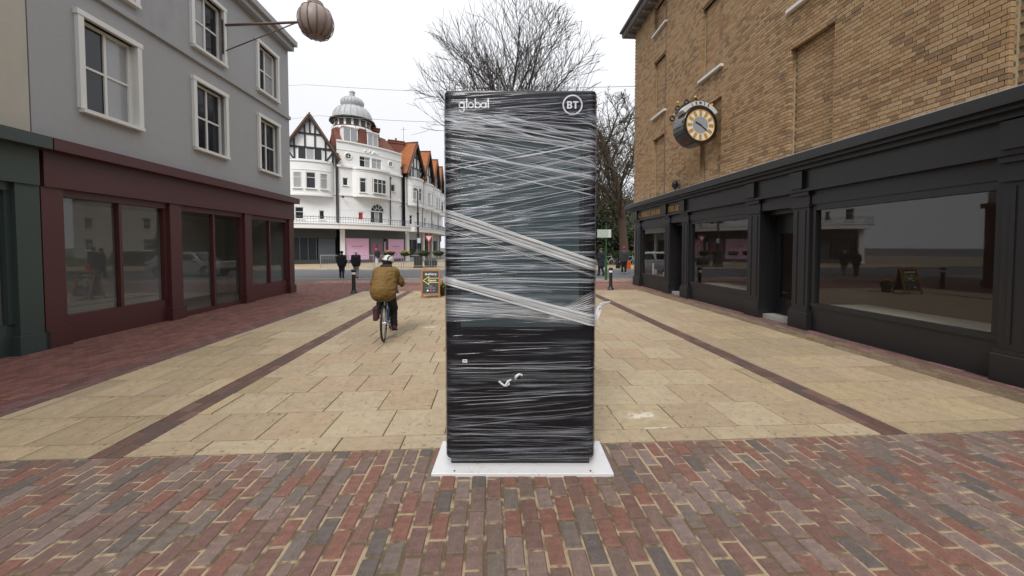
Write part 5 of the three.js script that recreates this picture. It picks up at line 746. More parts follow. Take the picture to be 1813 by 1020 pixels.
// ================================================================== STREET FURNITURE
function bollard(p, label) {
  const t = thing('bollard', label, 'bollard', p, 0, { group: 'black bollards with a white band' });
  part('post', lathe([[0.13, 0], [0.13, 0.03], [0.1, 0.06], [0.085, 0.12], [0.07, 0.16], [0.064, 0.7], [0.064, 0.78]], 16), G.blackIron, t); part('band', lathe([[0.066, 0.7], [0.069, 0.705], [0.069, 0.775], [0.066, 0.78]], 16), M(0.8, 0.8, 0.78, 0.5), t); part('cap', lathe([[0.064, 0.78], [0.075, 0.79], [0.09, 0.83], [0.09, 0.86], [0.07, 0.89], [0, 0.905]], 16), G.blackIron, t);
}
bollard(V(-5.93, 0, -13.8), 'black bollard left of the cyclist'); bollard(V(-4.38, 0, -13.85), 'black bollard just behind the handlebars of the cyclist'); bollard(V(3.99, 0, -14.9), 'black bollard right of the wrapped kiosk');
{
  const t = thing('lamp_post', 'tall black street lamp post with a square base', 'lamp post', V(-7.65, 0.042, -30.1)), b = G.blackIron;
  part('base_box', [rbox(0.58, 1.12, 0.5, 0.02, 0, 0.56, 0), rbox(0.66, 0.07, 0.58, 0.02, 0, 1.13, 0), rbox(0.66, 0.08, 0.58, 0.02, 0, 0.04, 0)], b, t); part('taper', new THREE.CylinderGeometry(0.12, 0.34, 0.42, 4).rotateY(Math.PI / 4).translate(0, 1.37, 0), b, t); part('shaft', lathe([[0.11, 1.55], [0.1, 2.6], [0.13, 2.65], [0.13, 2.75], [0.085, 2.8], [0.08, 4.3], [0.11, 4.35], [0.11, 4.45], [0.065, 4.5], [0.055, 6.0]], 14), b, t);
  part('top', tube([V(0, 5.95, 0), V(0, 6.2, 0), V(-0.1, 6.35, 0), V(-0.26, 6.33, 0)], 0.05, 8, 14), b, t); part('collar', [lathe([[0.14, 3.3], [0.16, 3.34], [0.16, 3.4], [0.14, 3.44]], 14)], M(0.3, 0.3, 0.3, 0.5), t); part('notice', box(0.26, 0.4, 0.02, 0.1, 2.2, 0.11), M(0.5, 0.55, 0.6, 0.5), t);
}
function basket(p, label, cols, seed) {
  const t = thing('flower_trough', label, 'planter', p, 0, { group: 'flower troughs on the guard rail' });
  part('trough', lathe([[0.12, 0], [0.26, 0.06], [0.34, 0.24], [0.36, 0.28], [0.33, 0.27], [0, 0.22]], 14).scale(1.35, 1, 0.7), M(0.02, 0.02, 0.018, 0.8), t);
  foliage(t, 'flowers', 260, (x, y, z) => (x / 0.46) ** 2 + ((y - 0.28) / 0.16) ** 2 + (z / 0.26) ** 2 < 1, [-0.46, 0.22, -0.26], [0.46, 0.46, 0.26], 0.09, cols, seed); foliage(t, 'leaves', 260, (x, y, z) => (x / 0.48) ** 2 + ((y - 0.26) / 0.13) ** 2 + (z / 0.28) ** 2 < 1, [-0.48, 0.16, -0.28], [0.48, 0.4, 0.28], 0.1, [0.05, 0.08, 0.02], seed + 1);
}
basket(V(-9.75, 1.0, -29.3), 'flower trough with orange and pink flowers', [0.55, 0.25, 0.12], 71); basket(V(-8.45, 1.0, -29.3), 'flower trough with yellow flowers left of the lamp post', [0.45, 0.4, 0.05], 72); basket(V(-7.0, 1.0, -29.3), 'green trough just right of the lamp post', [0.08, 0.12, 0.03], 73); basket(V(-5.85, 1.0, -29.3), 'small trough nearest the kiosk', [0.1, 0.14, 0.04], 74);
for (let i = 0; i < 5; i++) {
  const x = [-14.6, -12.4, -10.2, -8.0, -5.8][i] + 0.4, t = thing('guard_rail', ['grey guard rail panel at the left edge behind the walkers', 'grey guard rail panel behind the pale-haired walker', 'grey guard rail panel under the orange flowers', 'grey guard rail panel left of the lamp post', 'grey guard rail panel nearest the kiosk'][i], 'railing', V(x, 0.04, -29.35), 0, { group: 'pedestrian guard rail panels' }), m = M(0.3, 0.31, 0.31, 0.5, { metalness: 0.3 });
  for (const q of [-1.02, 1.02]) part('post', bar(V(q, 0, 0), V(q, 1.05, 0), 0.028), m, t); for (const y of [0.16, 1.02]) part('rail', bar(V(-1.02, y, 0), V(1.02, y, 0), 0.022), m, t); for (let k = 1; k < 16; k++) part('baluster', bar(V(-1.02 + k * 0.1275, 0.16, 0), V(-1.02 + k * 0.1275, 1.02, 0), 0.009, 0.009, 5), m, t);
}
{
  const t = thing('barrel_planter', 'black two-tier barrel planter right of the lamp post', 'planter', V(-6.8, 0.042, -30.9)), m = M(0.022, 0.022, 0.024, 0.6);
  part('tub', lathe([[0.42, 0], [0.5, 0.05], [0.54, 0.3], [0.54, 0.52], [0.5, 0.56], [0.46, 0.5], [0, 0.48]], 18), m, t); part('hoop', new THREE.TorusGeometry(0.53, 0.02, 6, 24).rotateX(Math.PI / 2).translate(0, 0.3, 0), M(0.1, 0.1, 0.1, 0.4), t);
  foliage(t, 'foliage', 300, (x, y, z) => x * x / 0.16 + ((y - 0.6) / 0.2) ** 2 + z * z / 0.16 < 1, [-0.4, 0.45, -0.4], [0.4, 0.8, 0.4], 0.1, [0.12, 0.13, 0.08], 81);
}
{
  const t = thing('give_way_sign', 'red and white triangular road sign on a grey pole', 'road sign', V(-7.1, 0.042, -31.6)); part('pole', bar(V(0, 0, 0), V(0, 2.75, 0), 0.038), M(0.4, 0.4, 0.39, 0.5), t);
  const sh = (r) => { const s = new THREE.Shape(); for (let i = 0; i < 3; i++) { const a = -Math.PI / 2 + i * 2.0944; s[i ? 'lineTo' : 'moveTo'](r * Math.cos(a), r * Math.sin(a)); } return s; }; part('plate', new THREE.ExtrudeGeometry(sh(0.44), { depth: 0.02, bevelEnabled: false }).translate(0, 2.45, 0.04), M(0.5, 0.05, 0.06, 0.4), t); part('face', new THREE.ExtrudeGeometry(sh(0.26), { depth: 0.006, bevelEnabled: false }).translate(0, 2.45, 0.061), M(0.75, 0.72, 0.72, 0.4), t); part('sleeve', bar(V(0, 1.0, 0), V(0, 2.1, 0), 0.05), M(0.45, 0.2, 0.19, 0.5), t);
}
{
  const t = thing('bus_stop_sign', 'green sign post with a pale flag plate right of the kiosk', 'sign', V(4.92, 0.0, -19.3)), g = M(0.02, 0.09, 0.03, 0.45);
  part('post', [bar(V(0, 0, 0), V(0, 1.1, 0), 0.07), bar(V(0, 1.1, 0), V(0, 3.0, 0), 0.032)], g, t); part('plate', rbox(0.72, 0.42, 0.04, 0.01, -0.12, 2.42, 0.05), M(0.42, 0.5, 0.46, 0.5), t); part('plate_edge', rbox(0.14, 0.42, 0.045, 0.01, 0.16, 2.42, 0.051), M(0.6, 0.64, 0.62, 0.5), t);
}
{ // A-board
  const t = thing('a_board', 'wooden A-board sign with a yellow arrow', 'sign', V(-2.8, 0, -12.7), 0.16), wd = M(0.48, 0.19, 0.06, 0.6, { map: T.grain });
  const c = document.createElement('canvas'); c.width = 320; c.height = 560; const x = c.getContext('2d'); x.fillStyle = '#34373b'; x.fillRect(0, 0, 320, 560); x.strokeStyle = '#e6e23c'; x.lineWidth = 13; x.lineJoin = 'miter'; x.beginPath(); x.moveTo(320, 178); x.lineTo(124, 178); x.lineTo(124, 138); x.lineTo(14, 232); x.lineTo(124, 334); x.lineTo(124, 286); x.lineTo(320, 286); x.stroke();
  x.fillStyle = '#eceaf2'; x.font = 'bold 68px sans-serif'; x.textAlign = 'center'; x.fillText('Gallery', 162, 98); x.fillText('Open', 188, 256); x.fillStyle = '#9a9aa2'; x.fillRect(120, 365, 84, 7); x.fillRect(132, 380, 60, 6); x.fillRect(64, 408, 190, 6); x.fillRect(78, 432, 186, 6); x.fillStyle = '#f0ecec'; x.beginPath(); x.arc(104, 486, 20, 0, 7); x.fill(); x.fillStyle = '#c8508a'; x.beginPath(); x.arc(166, 486, 18, 0, 7); x.fill(); x.fillStyle = '#7d8590'; x.fillRect(206, 470, 34, 34); x.fillStyle = '#7a2b3a'; x.fillRect(150, 520, 40, 6);
  const tx = new THREE.CanvasTexture(c); tx.colorSpace = THREE.SRGBColorSpace;
  for (const s of [1, -1]) {
    const leaf = new THREE.Group(); leaf.name = 'leaf'; leaf.position.set(0, 0, s * 0.24); leaf.rotation.set(-s * 0.235, 0, 0); t.add(leaf);
    part('frame', [box(0.045, 0.98, 0.03, -0.29, 0.49), box(0.045, 0.98, 0.03, 0.29, 0.49), box(0.535, 0.05, 0.03, 0, 0.945), box(0.535, 0.045, 0.03, 0, 0.13)], wd, leaf); part('panel', new THREE.BoxGeometry(0.536, 0.77, 0.012).translate(0, 0.535, 0), s > 0 ? M(1, 1, 1, 0.6, { map: tx }) : M(0.03, 0.03, 0.035, 0.6), leaf);
  }
  part('hinge', [box(0.06, 0.03, 0.06, -0.2, 0.975, 0), box(0.06, 0.03, 0.06, 0.2, 0.975, 0)], M(0.5, 0.5, 0.5, 0.3, { metalness: 0.8 }), t);
}
{ const t = thing('flower_tub', 'small tub of yellow flowers beside the A-board', 'planter', V(-2.42, 0, -13.1)); part('tub', lathe([[0.1, 0], [0.12, 0.02], [0.16, 0.24], [0.15, 0.26], [0.13, 0.22], [0, 0.21]], 14), M(0.035, 0.045, 0.02, 0.7), t); foliage(t, 'flowers', 90, (x, y, z) => x * x + (y - 0.36) ** 2 + z * z < 0.03, [-0.18, 0.24, -0.18], [0.18, 0.54, 0.18], 0.06, [0.5, 0.45, 0.04], 91); foliage(t, 'leaves', 200, (x, y, z) => x * x + (y - 0.3) ** 2 + z * z < 0.03, [-0.18, 0.18, -0.18], [0.18, 0.48, 0.18], 0.07, [0.06, 0.09, 0.02], 92); }

// ================================================================== BICYCLES, PEOPLE, CAR
function bicycle(pos, turn, label, frameCol, o = {}) {                       // rear axle over the origin, heading -z
  const t = thing('bicycle', label, 'bicycle', pos, turn, { group: o.group }); if (o.lean) t.rotation.set(0, turn, o.lean, 'YXZ');
  const fm = M(...frameCol, 0.3, { clearcoat: 0.6 }), blk = M(0.012, 0.012, 0.013, 0.6), chr = M(0.55, 0.56, 0.58, 0.3, { metalness: 0.9 }), Rw = 0.33;
  const wheel = (z) => { const w = new THREE.Group(); w.name = 'wheel'; w.position.set(0, Rw + 0.005, z); t.add(w); part('tyre', new THREE.TorusGeometry(Rw - 0.016, 0.019, 8, 44).rotateY(Math.PI / 2), blk, w); part('rim', new THREE.TorusGeometry(Rw - 0.042, 0.009, 6, 40).rotateY(Math.PI / 2), chr, w); const sp = []; for (let i = 0; i < 28; i++) { const a = i / 28 * Math.PI * 2, b = a + (i % 2 ? 0.35 : -0.35); sp.push(bar(V(i % 4 < 2 ? 0.03 : -0.03, 0.02 * Math.cos(b), 0.02 * Math.sin(b)), V(0, (Rw - 0.045) * Math.cos(a), (Rw - 0.045) * Math.sin(a)), 0.0022, 0.0022, 3)); } part('spokes', sp, chr, w, { kind: 'stuff' }); part('hub', bar(V(-0.05, 0, 0), V(0.05, 0, 0), 0.022), chr, w); };
  wheel(0); wheel(-1.03);
  const BB = V(0, 0.28, -0.43), ST = V(0, 0.78, -0.25), HT = V(0, 0.82, -0.76), HB = V(0, 0.68, -0.8), RA = V(0, Rw, 0), FA = V(0, Rw, -1.03);
  part('frame', [bar(BB, ST, 0.017), bar(ST, HT, 0.016), bar(BB, HB, 0.019), bar(HB, HT, 0.02), ...[-1, 1].flatMap((s) => [bar(V(s * 0.025, BB.y, BB.z + 0.03), V(s * 0.06, RA.y, RA.z), 0.01), bar(V(s * 0.015, ST.y - 0.03, ST.z), V(s * 0.06, RA.y, RA.z), 0.009)])], fm, t);
  part('fork', [-1, 1].map((s) => bar(V(s * 0.04, 0.66, -0.81), V(s * 0.05, FA.y, FA.z), 0.012)), fm, t);
  part('handlebar', [bar(HT, V(0, 0.95, -0.73), 0.015), tube([V(-0.3, 0.98, -0.62), V(-0.22, 0.99, -0.72), V(0, 0.95, -0.76), V(0.22, 0.99, -0.72), V(0.3, 0.98, -0.62)], 0.012, 7, 24)], chr, t); for (const s of [-1, 1]) part('grip', bar(V(s * 0.3, 0.98, -0.62), V(s * 0.245, 0.986, -0.7), 0.017), blk, t);
  part('seat_post', bar(ST, V(0, 0.86, -0.2), 0.013), chr, t); part('saddle', skinBones([[[0, 0.885, -0.32], [0, 0.885, -0.2], 0.024, 0.035], [[-0.05, 0.89, -0.1], [0.05, 0.89, -0.1], 0.035], [[0, 0.885, -0.2], [0, 0.89, -0.1], 0.035, 0.05]], 0.012, 0.03), blk, t);
  part('chainset', [new THREE.TorusGeometry(0.085, 0.006, 5, 24).rotateY(Math.PI / 2).translate(0.05, BB.y, BB.z), bar(V(-0.06, BB.y, BB.z), V(0.06, BB.y, BB.z), 0.02)], chr, t);
  for (const s of [1, -1]) { const c = part('crank', bar(V(s * 0.07, BB.y, BB.z), V(s * 0.085, BB.y - s * 0.165, BB.z - s * 0.02), 0.011), chr, t); part('pedal', rbox(0.1, 0.022, 0.08, 0.006, s * 0.145, BB.y - s * 0.165, BB.z - s * 0.02), blk, c); }
  part('chain', [bar(V(0.05, BB.y + 0.085, BB.z), V(0.05, Rw + 0.035, 0), 0.005, 0.005, 4), bar(V(0.05, BB.y - 0.085, BB.z), V(0.05, Rw - 0.035, 0), 0.005, 0.005, 4)], blk, t);
  if (o.guard) { const mud = (z, a0, a1) => new THREE.TorusGeometry(Rw + 0.02, 0.018, 5, 20, a1 - a0).rotateZ(a0).rotateY(Math.PI / 2).translate(0, Rw, z); part('mudguard', mud(0, 0.3, 2.9), blk, t); part('mudguard', mud(-1.03, 0.6, 2.7), blk, t); part('rack', [bar(V(-0.06, 0.72, 0.18), V(-0.06, 0.74, -0.2), 0.006), bar(V(0.06, 0.72, 0.18), V(0.06, 0.74, -0.2), 0.006), bar(V(-0.06, 0.72, 0.15), V(-0.06, Rw, 0), 0.005), bar(V(0.06, 0.72, 0.15), V(0.06, Rw, 0), 0.005)], blk, t); part('rear_lamp', rbox(0.05, 0.035, 0.02, 0.005, 0, 0.7, 0.2), M(0.3, 0.01, 0.01, 0.3), t); }
  return t;
}
// hand: palm on the -y side of the wrist, fingers down, thumb to +x
const handGeo = (curl) => { const L = [[[0, 0.01, 0], [0, -0.03, 0], 0.026, 0.03], [[-0.022, -0.03, 0], [-0.026, -0.085, 0.004], 0.016, 0.015], [[0.022, -0.03, 0], [0.026, -0.085, 0.004], 0.018, 0.016], [[0, -0.03, 0], [0, -0.085, 0.002], 0.017]]; const f = [[-0.032, 0.062, 0.0082], [-0.011, 0.076, 0.009], [0.011, 0.082, 0.0095], [0.032, 0.074, 0.0092]]; for (const [x, len, r] of f) { let p = [x, -0.088, 0.004], a = curl * 0.5; for (const k of [0.45, 0.32, 0.23]) { const q = [p[0], p[1] - len * k * Math.cos(a), p[2] + len * k * Math.sin(a)]; L.push([p, q, r, r * 0.92]); p = q; a += curl; } } L.push([[0.03, -0.02, 0.004], [0.052, -0.055, 0.014], 0.014, 0.011], [[0.052, -0.055, 0.014], [0.055, -0.085, 0.02 + curl * 0.012], 0.011, 0.009]); return skinBones(L, 0.0045, 0.008); };
const HANDS = { relaxed: handGeo(0.4), grip: handGeo(1.15) };
// head with face towards -z; centre at the origin, about 0.23 high
const headGeo = (() => {
  const b = bones([[[0, 0.03, 0.015], [0, 0.03, 0.015], 0.088], [[0, 0.01, -0.03], [0, -0.05, -0.045], 0.068, 0.05], [[0, -0.085, -0.06], [0, -0.085, -0.06], 0.03], [[0, 0.01, -0.098], [0, -0.025, -0.115], 0.011, 0.016], [[0.083, -0.005, 0.0], [0.087, -0.035, 0.0], 0.014, 0.01], [[-0.083, -0.005, 0.0], [-0.087, -0.035, 0.0], 0.014, 0.01], [[-0.02, -0.06, -0.096], [0.02, -0.06, -0.096], 0.01], [[0, -0.05, 0.02], [0, -0.15, 0.025], 0.055, 0.052]], 0.03);
  const f = (x, y, z) => { let d = b.f(x, y, z); for (const s of [-1, 1]) d = Math.max(d, -(Math.hypot(x - s * 0.034, y - 0.005, z + 0.1) - 0.014)); for (const s of [-1, 1]) d = Math.min(d, Math.hypot(x - s * 0.034, y - 0.004, z + 0.086) - 0.0125); return d; };
  return skin(f, b.lo, b.hi, 0.007);
})();
const hairCap = (long) => skin((x, y, z) => { const d = Math.hypot(x, (y - 0.035) * 0.98, z - 0.018) - 0.099 - 0.004 * n3a(x * 60, y * 60, z * 60); let c = Math.max(d, -(y - (z < -0.03 ? 0.045 : z < 0.02 ? 0.0 : -0.06))); if (long) { const q = Math.hypot(x * 0.85, z - 0.05) - 0.075; c = smin(c, Math.max(q, Math.abs(y + 0.06) - 0.11), 0.03); } return c; }, [-0.13, -0.2, -0.13], [0.13, 0.16, 0.16], 0.008);
const HAIR = { short: hairCap(false), long: hairCap(true) };
function person(label, pos, turn, J, o = {}) {                               // J: joints for a 1.75 m adult, facing -z
  const k = o.scale ?? 1, t = thing('person', label, 'person', pos, turn, { group: o.group }); t.scale.setScalar(k);
  const sk = M(0.42, 0.24, 0.17, 0.6), cl = (c, r = 0.85) => M(...c, r, { map: T.cloth, bumpMap: T.cloth, bumpScale: 0.004 }), cell = o.cell ?? 0.016;
  const A = (s) => [J['sh' + s], J['el' + s], J['wr' + s]], Lg = (s) => [J['hp' + s], J['kn' + s], J['an' + s], J['to' + s]], mid = (a, b, q) => a.map((x, i) => lerp(x, b[i], q)), off = (a, x, y = 0, z = 0) => [a[0] + x, a[1] + y, a[2] + z];
  const body = [[J.pelvis, J.chest, 0.115, 0.12], [J.chest, J.neck, 0.1, 0.05], [J.neck, J.head, 0.05, 0.05]]; for (const s of ['L', 'R']) { const [a, b, c] = A(s); body.push([J.chest, a, 0.08, 0.055], [a, b, 0.048, 0.04], [b, c, 0.04, 0.027]); const [h, n, an] = Lg(s); body.push([J.pelvis, h, 0.1, 0.085], [h, n, 0.08, 0.055], [n, an, 0.055, 0.038]); }
  const G_ = [skinBones(body, cell, 0.04)];
  for (const s of ['L', 'R']) { const [, b, c] = A(s), dir = V(...c).sub(V(...b)).normalize(), hd = o.handDir?.[s] ? V(...o.handDir[s]).normalize() : dir, g = (o.grip ? HANDS.grip : HANDS.relaxed).clone(); if (s === 'R') g.scale(-1, 1, 1); const palm = V(s === 'L' ? 1 : -1, 0, 0); const y = hd.clone().negate(), z = palm.clone().addScaledVector(y, -palm.dot(y)).normalize(), x = y.clone().cross(z), m = new THREE.Matrix4().makeBasis(x, y, z).setPosition(...c); if (o.gloves) g.scale(1.12, 1.05, 1.12); G_.push(g.applyMatrix4(m)); }
  const hq = new THREE.Matrix4().makeRotationFromEuler(new THREE.Euler(J.nod ?? 0, J.look ?? 0, J.tilt ?? 0, 'YXZ')).setPosition(...J.head); G_.push(headGeo.clone().applyMatrix4(hq));
  part('body', G_.map((g) => { g = g.clone(); return g; }), sk, t);
  // jacket
  const w = o.bulk ?? 1, jk = [], S1 = 0.085; for (const s of [-1, 1]) jk.push([off(J.pelvis, s * S1, o.hem ?? -0.02), off(J.chest, s * 0.075, 0.0), 0.125 * w, 0.135 * w]); jk.push([off(J.chest, 0, 0.02), off(J.neck, 0, -0.02), 0.12 * w, 0.08], ...(o.belly ? [o.belly] : [])); for (const s of ['L', 'R']) { const [a, b, c] = A(s); jk.push([mid(J.chest, a, 0.3), a, 0.1, 0.082 * w], [a, b, 0.078 * w, 0.066 * w], [b, mid(b, c, 0.93), 0.064 * w, 0.05 * w]); }
  if (o.coat) for (const s of [-1, 1]) jk.push([off(J.pelvis, s * 0.07, 0), off(J.pelvis, s * 0.08, -o.coat), 0.14, 0.16]);
  const jb = bones(jk, 0.06); part('jacket', skin((x, y, z) => jb.f(x, y, z) + 0.007 * n3a(x * 9, y * 16, z * 9) + 0.003 * n3b(x * 26, y * 30, z * 26), jb.lo, jb.hi, cell), cl(o.jacket), t);
  const tr = [[off(J.pelvis, -0.05), off(J.pelvis, 0.05), 0.135]]; for (const s of ['L', 'R']) { const [h, n, an] = Lg(s); tr.push([h, n, 0.108, 0.078], [n, mid(n, an, 0.96), 0.076, 0.062]); }
  const tb = bones(tr, 0.03); part('trousers', skin((x, y, z) => tb.f(x, y, z) + 0.005 * n3a(x * 14, y * 14, z * 14), tb.lo, tb.hi, cell), cl(o.trousers), t);
  for (const s of ['L', 'R']) { const an = J['an' + s], to = J['to' + s]; part('shoe', skinBones([[off(an, 0, -0.01, 0.03), off(mid(an, to, 0.4), 0, -0.005), 0.045, 0.045], [mid(an, to, 0.3), to, 0.045, 0.034]], 0.012, 0.03), cl(o.shoes ?? [0.02, 0.02, 0.02], 0.6), t); }
  if (o.hood) part('hood', skinBones([[off(J.neck, -0.06, 0.02, 0.05), off(J.neck, 0.06, 0.02, 0.05), 0.055], [off(J.neck, 0, -0.03, 0.08), off(J.neck, 0, -0.06, 0.09), 0.06]], 0.014, 0.05), cl(o.hood), t);
  if (o.hair) part('hair', HAIR[o.long ? 'long' : 'short'].clone().applyMatrix4(hq), M(...o.hair, 0.8), t);
  if (o.hat) part('hat', [skin((x, y, z) => { const r = Math.hypot(x, z - 0.01); return Math.min(Math.max(Math.hypot(x, (y - 0.05) * 0.9, z - 0.012) - 0.112, 0.035 - y), Math.max(r - 0.135, Math.abs(y - 0.045 - 0.02 * r) - 0.01)); }, [-0.17, -0.02, -0.17], [0.17, 0.2, 0.17], 0.01).applyMatrix4(hq)], cl(o.hat), t);
  return { t, hq };
}
const walk = (st, sw = 0.5) => ({ pelvis: [0, 0.95, 0], chest: [0, 1.3, -0.02], neck: [0, 1.47, -0.01], head: [0, 1.63, -0.03], shL: [-0.18, 1.4, 0], shR: [0.18, 1.4, 0], elL: [-0.23, 1.13, 0.05 * sw], elR: [0.23, 1.13, 0.12 * sw], wrL: [-0.22, 0.9, -0.14 * sw], wrR: [0.22, 0.9, -0.02 * sw], hpL: [-0.09, 0.9, 0], hpR: [0.09, 0.9, 0], knL: [-0.09, 0.5, -0.14 * st], knR: [0.09, 0.5, -0.04 * st], anL: [-0.09, 0.085, -0.18 * st], anR: [0.09, 0.1 + 0.03 * st, 0.24 * st], toL: [-0.1, 0.035, -0.18 * st - 0.16], toR: [0.1, 0.035, 0.24 * st - 0.14] });
person('walker in a black hooded coat and blue jeans at the left', V(-9.28, 0.0, -20.1), 0.25, walk(0.3), { scale: 0.86, cell: 0.02, jacket: [0.012, 0.012, 0.016], trousers: [0.02, 0.026, 0.065], hair: [0.015, 0.012, 0.01], bulk: 1.22, hem: -0.1, hood: [0.012, 0.012, 0.016] });
person('white-haired walker in a black jacket and grey trousers', V(-8.5, 0.0, -20.1), 0.15, walk(0.55), { scale: 0.865, cell: 0.02, jacket: [0.015, 0.013, 0.018], trousers: [0.28, 0.26, 0.25], hair: [0.6, 0.58, 0.56], bulk: 1.2, hem: -0.06 });
person('dark-haired walker in pale trousers beyond the cyclist', V(-10.45, 0.045, -28.6), 2.6, walk(0.5), { scale: 0.93, cell: 0.02, jacket: [0.014, 0.014, 0.018], trousers: [0.55, 0.58, 0.6], hair: [0.012, 0.01, 0.01], bulk: 1.1 });
person('walker in a dark blue coat half hidden by the kiosk', V(5.42, -0.04, -22.4), 0.5, walk(0.6), { scale: 0.97, cell: 0.02, jacket: [0.014, 0.016, 0.03], trousers: [0.014, 0.014, 0.018], hair: [0.06, 0.045, 0.035], coat: 0.3, bulk: 1.1 });
const hatJ = walk(0.25, 0.1); hatJ.wrR = [0.27, 0.92, -0.03]; hatJ.wrL = [-0.27, 0.92, -0.02];
person('walker in a red hat and grey jacket crossing the road', V(7.28, -0.045, -24.0), 0.15, hatJ, { scale: 1.0, cell: 0.02, jacket: [0.05, 0.052, 0.055], trousers: [0.014, 0.014, 0.016], hat: [0.32, 0.035, 0.04], hair: [0.1, 0.08, 0.06], shoes: [0.6, 0.6, 0.6], bulk: 1.25, hem: -0.08 });
for (const [x, y, c, w, h, lab] of [[7.6, 0.28, [0.75, 0.12, 0.02], 0.3, 0.5, 'bright orange carrier bag held by the walker in the red hat'], [6.92, 0.32, [0.015, 0.015, 0.018], 0.32, 0.42, 'black bag held by the walker in the red hat']]) {
  const t = thing('shopping_bag', lab, 'bag', V(x, y, -24.05)); part('bag', (() => { const g = new RoundedBoxGeometry(w, h, 0.13, 4, 0.03), p = g.attributes.position; for (let i = 0; i < p.count; i++) p.setX(i, p.getX(i) * (1 - 0.2 * (p.getY(i) / h + 0.5))); g.computeVertexNormals(); return g.translate(0, h / 2, 0); })(), M(...c, 0.5), t); part('handle', tube([V(-0.06, h - 0.01, 0), V(-0.03, h + 0.1, 0), V(0.03, h + 0.1, 0), V(0.06, h - 0.01, 0)], 0.008, 5, 14), M(...c, 0.5), t);
}
// the cyclist, seen from behind
{
  const turn = 11 * Math.PI / 180;
  const base = V(-2.35, 0.0, -6.72);                                        // rear axle over this point
  bicycle(base, turn, 'blue-framed bicycle ridden away across the buff slabs', [0.02, 0.16, 0.3], { guard: false });
  const J = { pelvis: [0, 0.93, -0.1], chest: [0, 1.2, -0.28], neck: [0.01, 1.33, -0.38], head: [0.02, 1.42, -0.45], nod: -0.1, look: -0.35, tilt: -0.15, shL: [-0.14, 1.25, -0.35], shR: [0.15, 1.25, -0.35], elL: [-0.215, 1.06, -0.45], elR: [0.25, 1.07, -0.42], wrL: [-0.285, 1.01, -0.58], wrR: [0.285, 1.01, -0.58], hpL: [-0.09, 0.9, -0.14], hpR: [0.09, 0.9, -0.14], knL: [-0.12, 0.78, -0.55], knR: [0.12, 0.55, -0.46], anL: [-0.135, 0.515, -0.36], anR: [0.14, 0.195, -0.38], toL: [-0.14, 0.475, -0.5], toR: [0.145, 0.15, -0.52] };
  const { t, hq } = person('cyclist in a mustard-brown jacket and striped white helmet', base.clone(), turn, J, { cell: 0.012, jacket: [0.2, 0.118, 0.032], trousers: [0.013, 0.013, 0.016], shoes: [0.16, 0.02, 0.03], hair: [0.02, 0.015, 0.012], bulk: 1.03, hem: -0.07, grip: true, gloves: true, handDir: { L: [0, -0.35, -1], R: [0, -0.35, -1] }, belly: [[-0.04, 0.93, -0.09], [-0.04, 1.1, -0.15], 0.205, 0.16], hood: [0.02, 0.02, 0.024] });
  const hel = (x, y, z) => { const a = Math.hypot(x * 1.12, (y - 0.045) * 1.05, (z - 0.005) * 0.9); return Math.max(a - 0.119, 0.098 - a, 0.03 + 0.02 * Math.sin(z * 18) - y); }, vent = (x, y, z) => Math.max(Math.abs(Math.abs(x) - 0.045) - 0.012, -(z + 0.09), z - 0.12);
  const hm = part('helmet', skin((x, y, z) => Math.max(hel(x, y, z), -vent(x, y, z)), [-0.15, -0.02, -0.18], [0.15, 0.2, 0.18], 0.007).applyMatrix4(hq), M(0.6, 0.62, 0.62, 0.35), t);
  part('helmet_liner', skin((x, y, z) => { const a = Math.hypot(x * 1.12, (y - 0.045) * 1.05, (z - 0.005) * 0.9); return Math.max(a - 0.113, 0.036 - y); }, [-0.15, -0.02, -0.18], [0.15, 0.2, 0.18], 0.009).applyMatrix4(hq), M(0.015, 0.015, 0.017, 0.6), hm);
}
{ // pannier on the far side of the rear wheel
  const t = thing('pannier_bag', 'dark maroon pannier bag beside the rear wheel', 'bag', V(-2.47, 0.4, -6.69), 11 * Math.PI / 180); part('bag', rbox(0.09, 0.24, 0.24, 0.03, 0, 0.12, 0), M(0.06, 0.02, 0.026, 0.7), t); part('flap', rbox(0.1, 0.06, 0.25, 0.02, 0, 0.22, 0), M(0.05, 0.018, 0.022, 0.7), t);
}
bicycle(V(8.35, 0.05, -33.6), -Math.PI / 2 + 0.15, 'silver bicycle parked by the hedge left of the red-hatted walker', [0.5, 0.5, 0.52], { group: 'bicycles parked by the hedge', lean: 0.08 });
bicycle(V(10.0, 0.05, -33.0), -Math.PI / 2 - 0.5, 'pale blue bicycle parked by the hedge at the brick corner', [0.4, 0.52, 0.62], { group: 'bicycles parked by the hedge', lean: 0.1 });
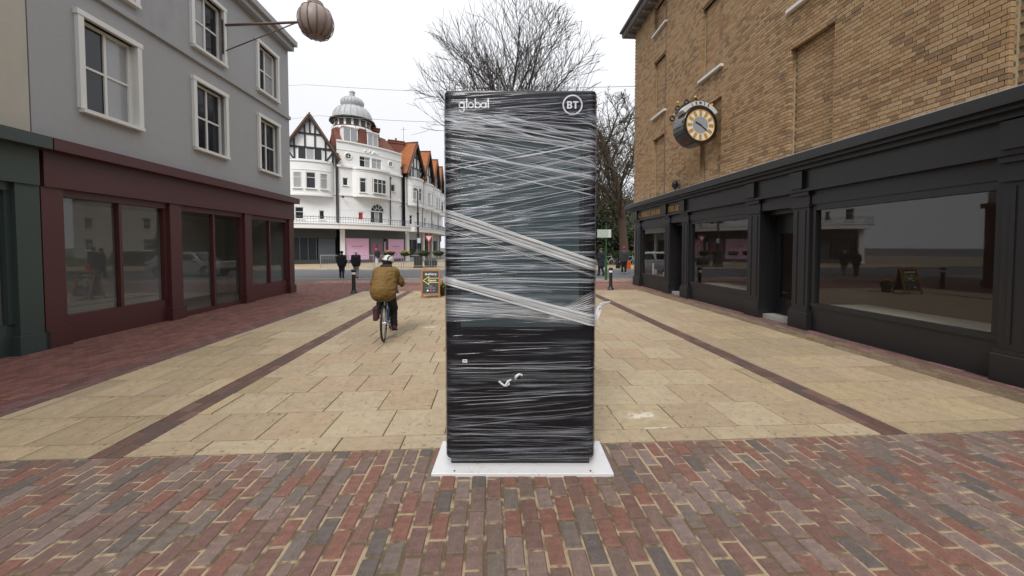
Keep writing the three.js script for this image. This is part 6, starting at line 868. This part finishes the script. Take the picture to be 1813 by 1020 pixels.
{ // silver car on the road behind the kiosk, seen in the shop window
  const t = thing('parked_car', 'silver hatchback on the road hidden behind the kiosk', 'car', V(1.5, -0.042, -23.6), 0.02), paint = M(0.45, 0.47, 0.5, 0.3, { metalness: 0.5, clearcoat: 1, clearcoatRoughness: 0.05 }), rub = M(0.015, 0.015, 0.016, 0.8);
  const body = skin((x, y, z) => { const L = 2.0, lo = 0.32, hood = 0.86 + 0.06 * clamp((x + 2) / 1.2) - 0.05 * ss(1.6, 2.0, x), half = 0.86 - 0.1 * ss(1.5, 2.05, Math.abs(x)) - 0.05 * ss(0.55, 0.9, y); let d = Math.max(Math.abs(x) - L + 0.04 * Math.cos(z * 1.6) * 0, y - hood, lo - y, Math.abs(z) - half); d = smin(d, d, 0.05); for (const w of [-1.28, 1.28]) d = Math.max(d, -(Math.hypot(x - w, y - 0.31) - 0.36)); return d - 0.03; }, [-2.2, 0.1, -1.05], [2.2, 1.1, 1.05], 0.045);
  part('body', body, paint, t);
  const roofF = (x, y) => { const top = 1.46 - 0.04 * (x - 0.2) ** 2, w = ss(-1.25, -0.35, x), r = 1 - ss(1.25, 1.9, x); return y - lerp(0.82, top, Math.min(w, r)); };
  part('cabin', skin((x, y, z) => Math.max(roofF(x, y), 0.8 - y, Math.abs(z) - (0.84 - 0.28 * (y - 0.85))) - 0.02, [-1.5, 0.7, -1], [2.1, 1.6, 1], 0.045), paint, t);
  const gl = M(0.015, 0.018, 0.02, 0.04); for (const s of [1, -1]) for (const [x0, x1, a, b] of [[-0.75, 0.2, 0.25, 0.02], [0.27, 1.15, 0.02, 0.22]]) part('side_window', tri(quad(V(x0, 0.93, s * 0.845), V(x1, 0.93, s * 0.845), V(x1 - b, 1.34, s * 0.732), V(x0 + a + 0.1, 1.34, s * 0.732))), gl, t);
  part('windscreen', tri(quad(V(-1.16, 0.96, -0.7), V(-1.16, 0.96, 0.7), V(-0.55, 1.4, 0.6), V(-0.55, 1.4, -0.6))), gl, t); part('rear_window', tri(quad(V(1.78, 1.0, -0.65), V(1.78, 1.0, 0.65), V(1.42, 1.36, 0.58), V(1.42, 1.36, -0.58))), gl, t);
  for (const x of [-1.28, 1.28]) for (const s of [-1, 1]) { const w = new THREE.Group(); w.name = 'wheel'; w.position.set(x, 0.31, s * 0.78); t.add(w); part('tyre', new THREE.TorusGeometry(0.24, 0.075, 10, 28), rub, w); part('rim', lathe([[0, 0.06], [0.05, 0.07], [0.19, 0.05], [0.2, 0], [0, -0.02]], 20).rotateX(s * Math.PI / 2), M(0.5, 0.5, 0.52, 0.3, { metalness: 0.8 }), w); }
  for (const s of [-1, 1]) { part('headlight', rbox(0.08, 0.14, 0.34, 0.03, -2.0, 0.7, s * 0.6), M(0.6, 0.62, 0.64, 0.1), t); part('tail_light', rbox(0.06, 0.22, 0.2, 0.03, 2.0, 0.76, s * 0.66), M(0.35, 0.02, 0.02, 0.2), t); part('mirror', rbox(0.1, 0.12, 0.18, 0.03, -0.72, 0.98, s * 0.95), paint, t); } part('bumper', rbox(0.12, 0.2, 1.6, 0.05, -2.03, 0.4, 0), rub, t); part('number_plate', rbox(0.02, 0.11, 0.5, 0.004, 2.05, 0.55, 0), M(0.65, 0.55, 0.08, 0.5), t);
}

scene.traverse((o) => { if (o.isMesh) o.castShadow = o.receiveShadow = true; });
renderer.render(scene, camera);
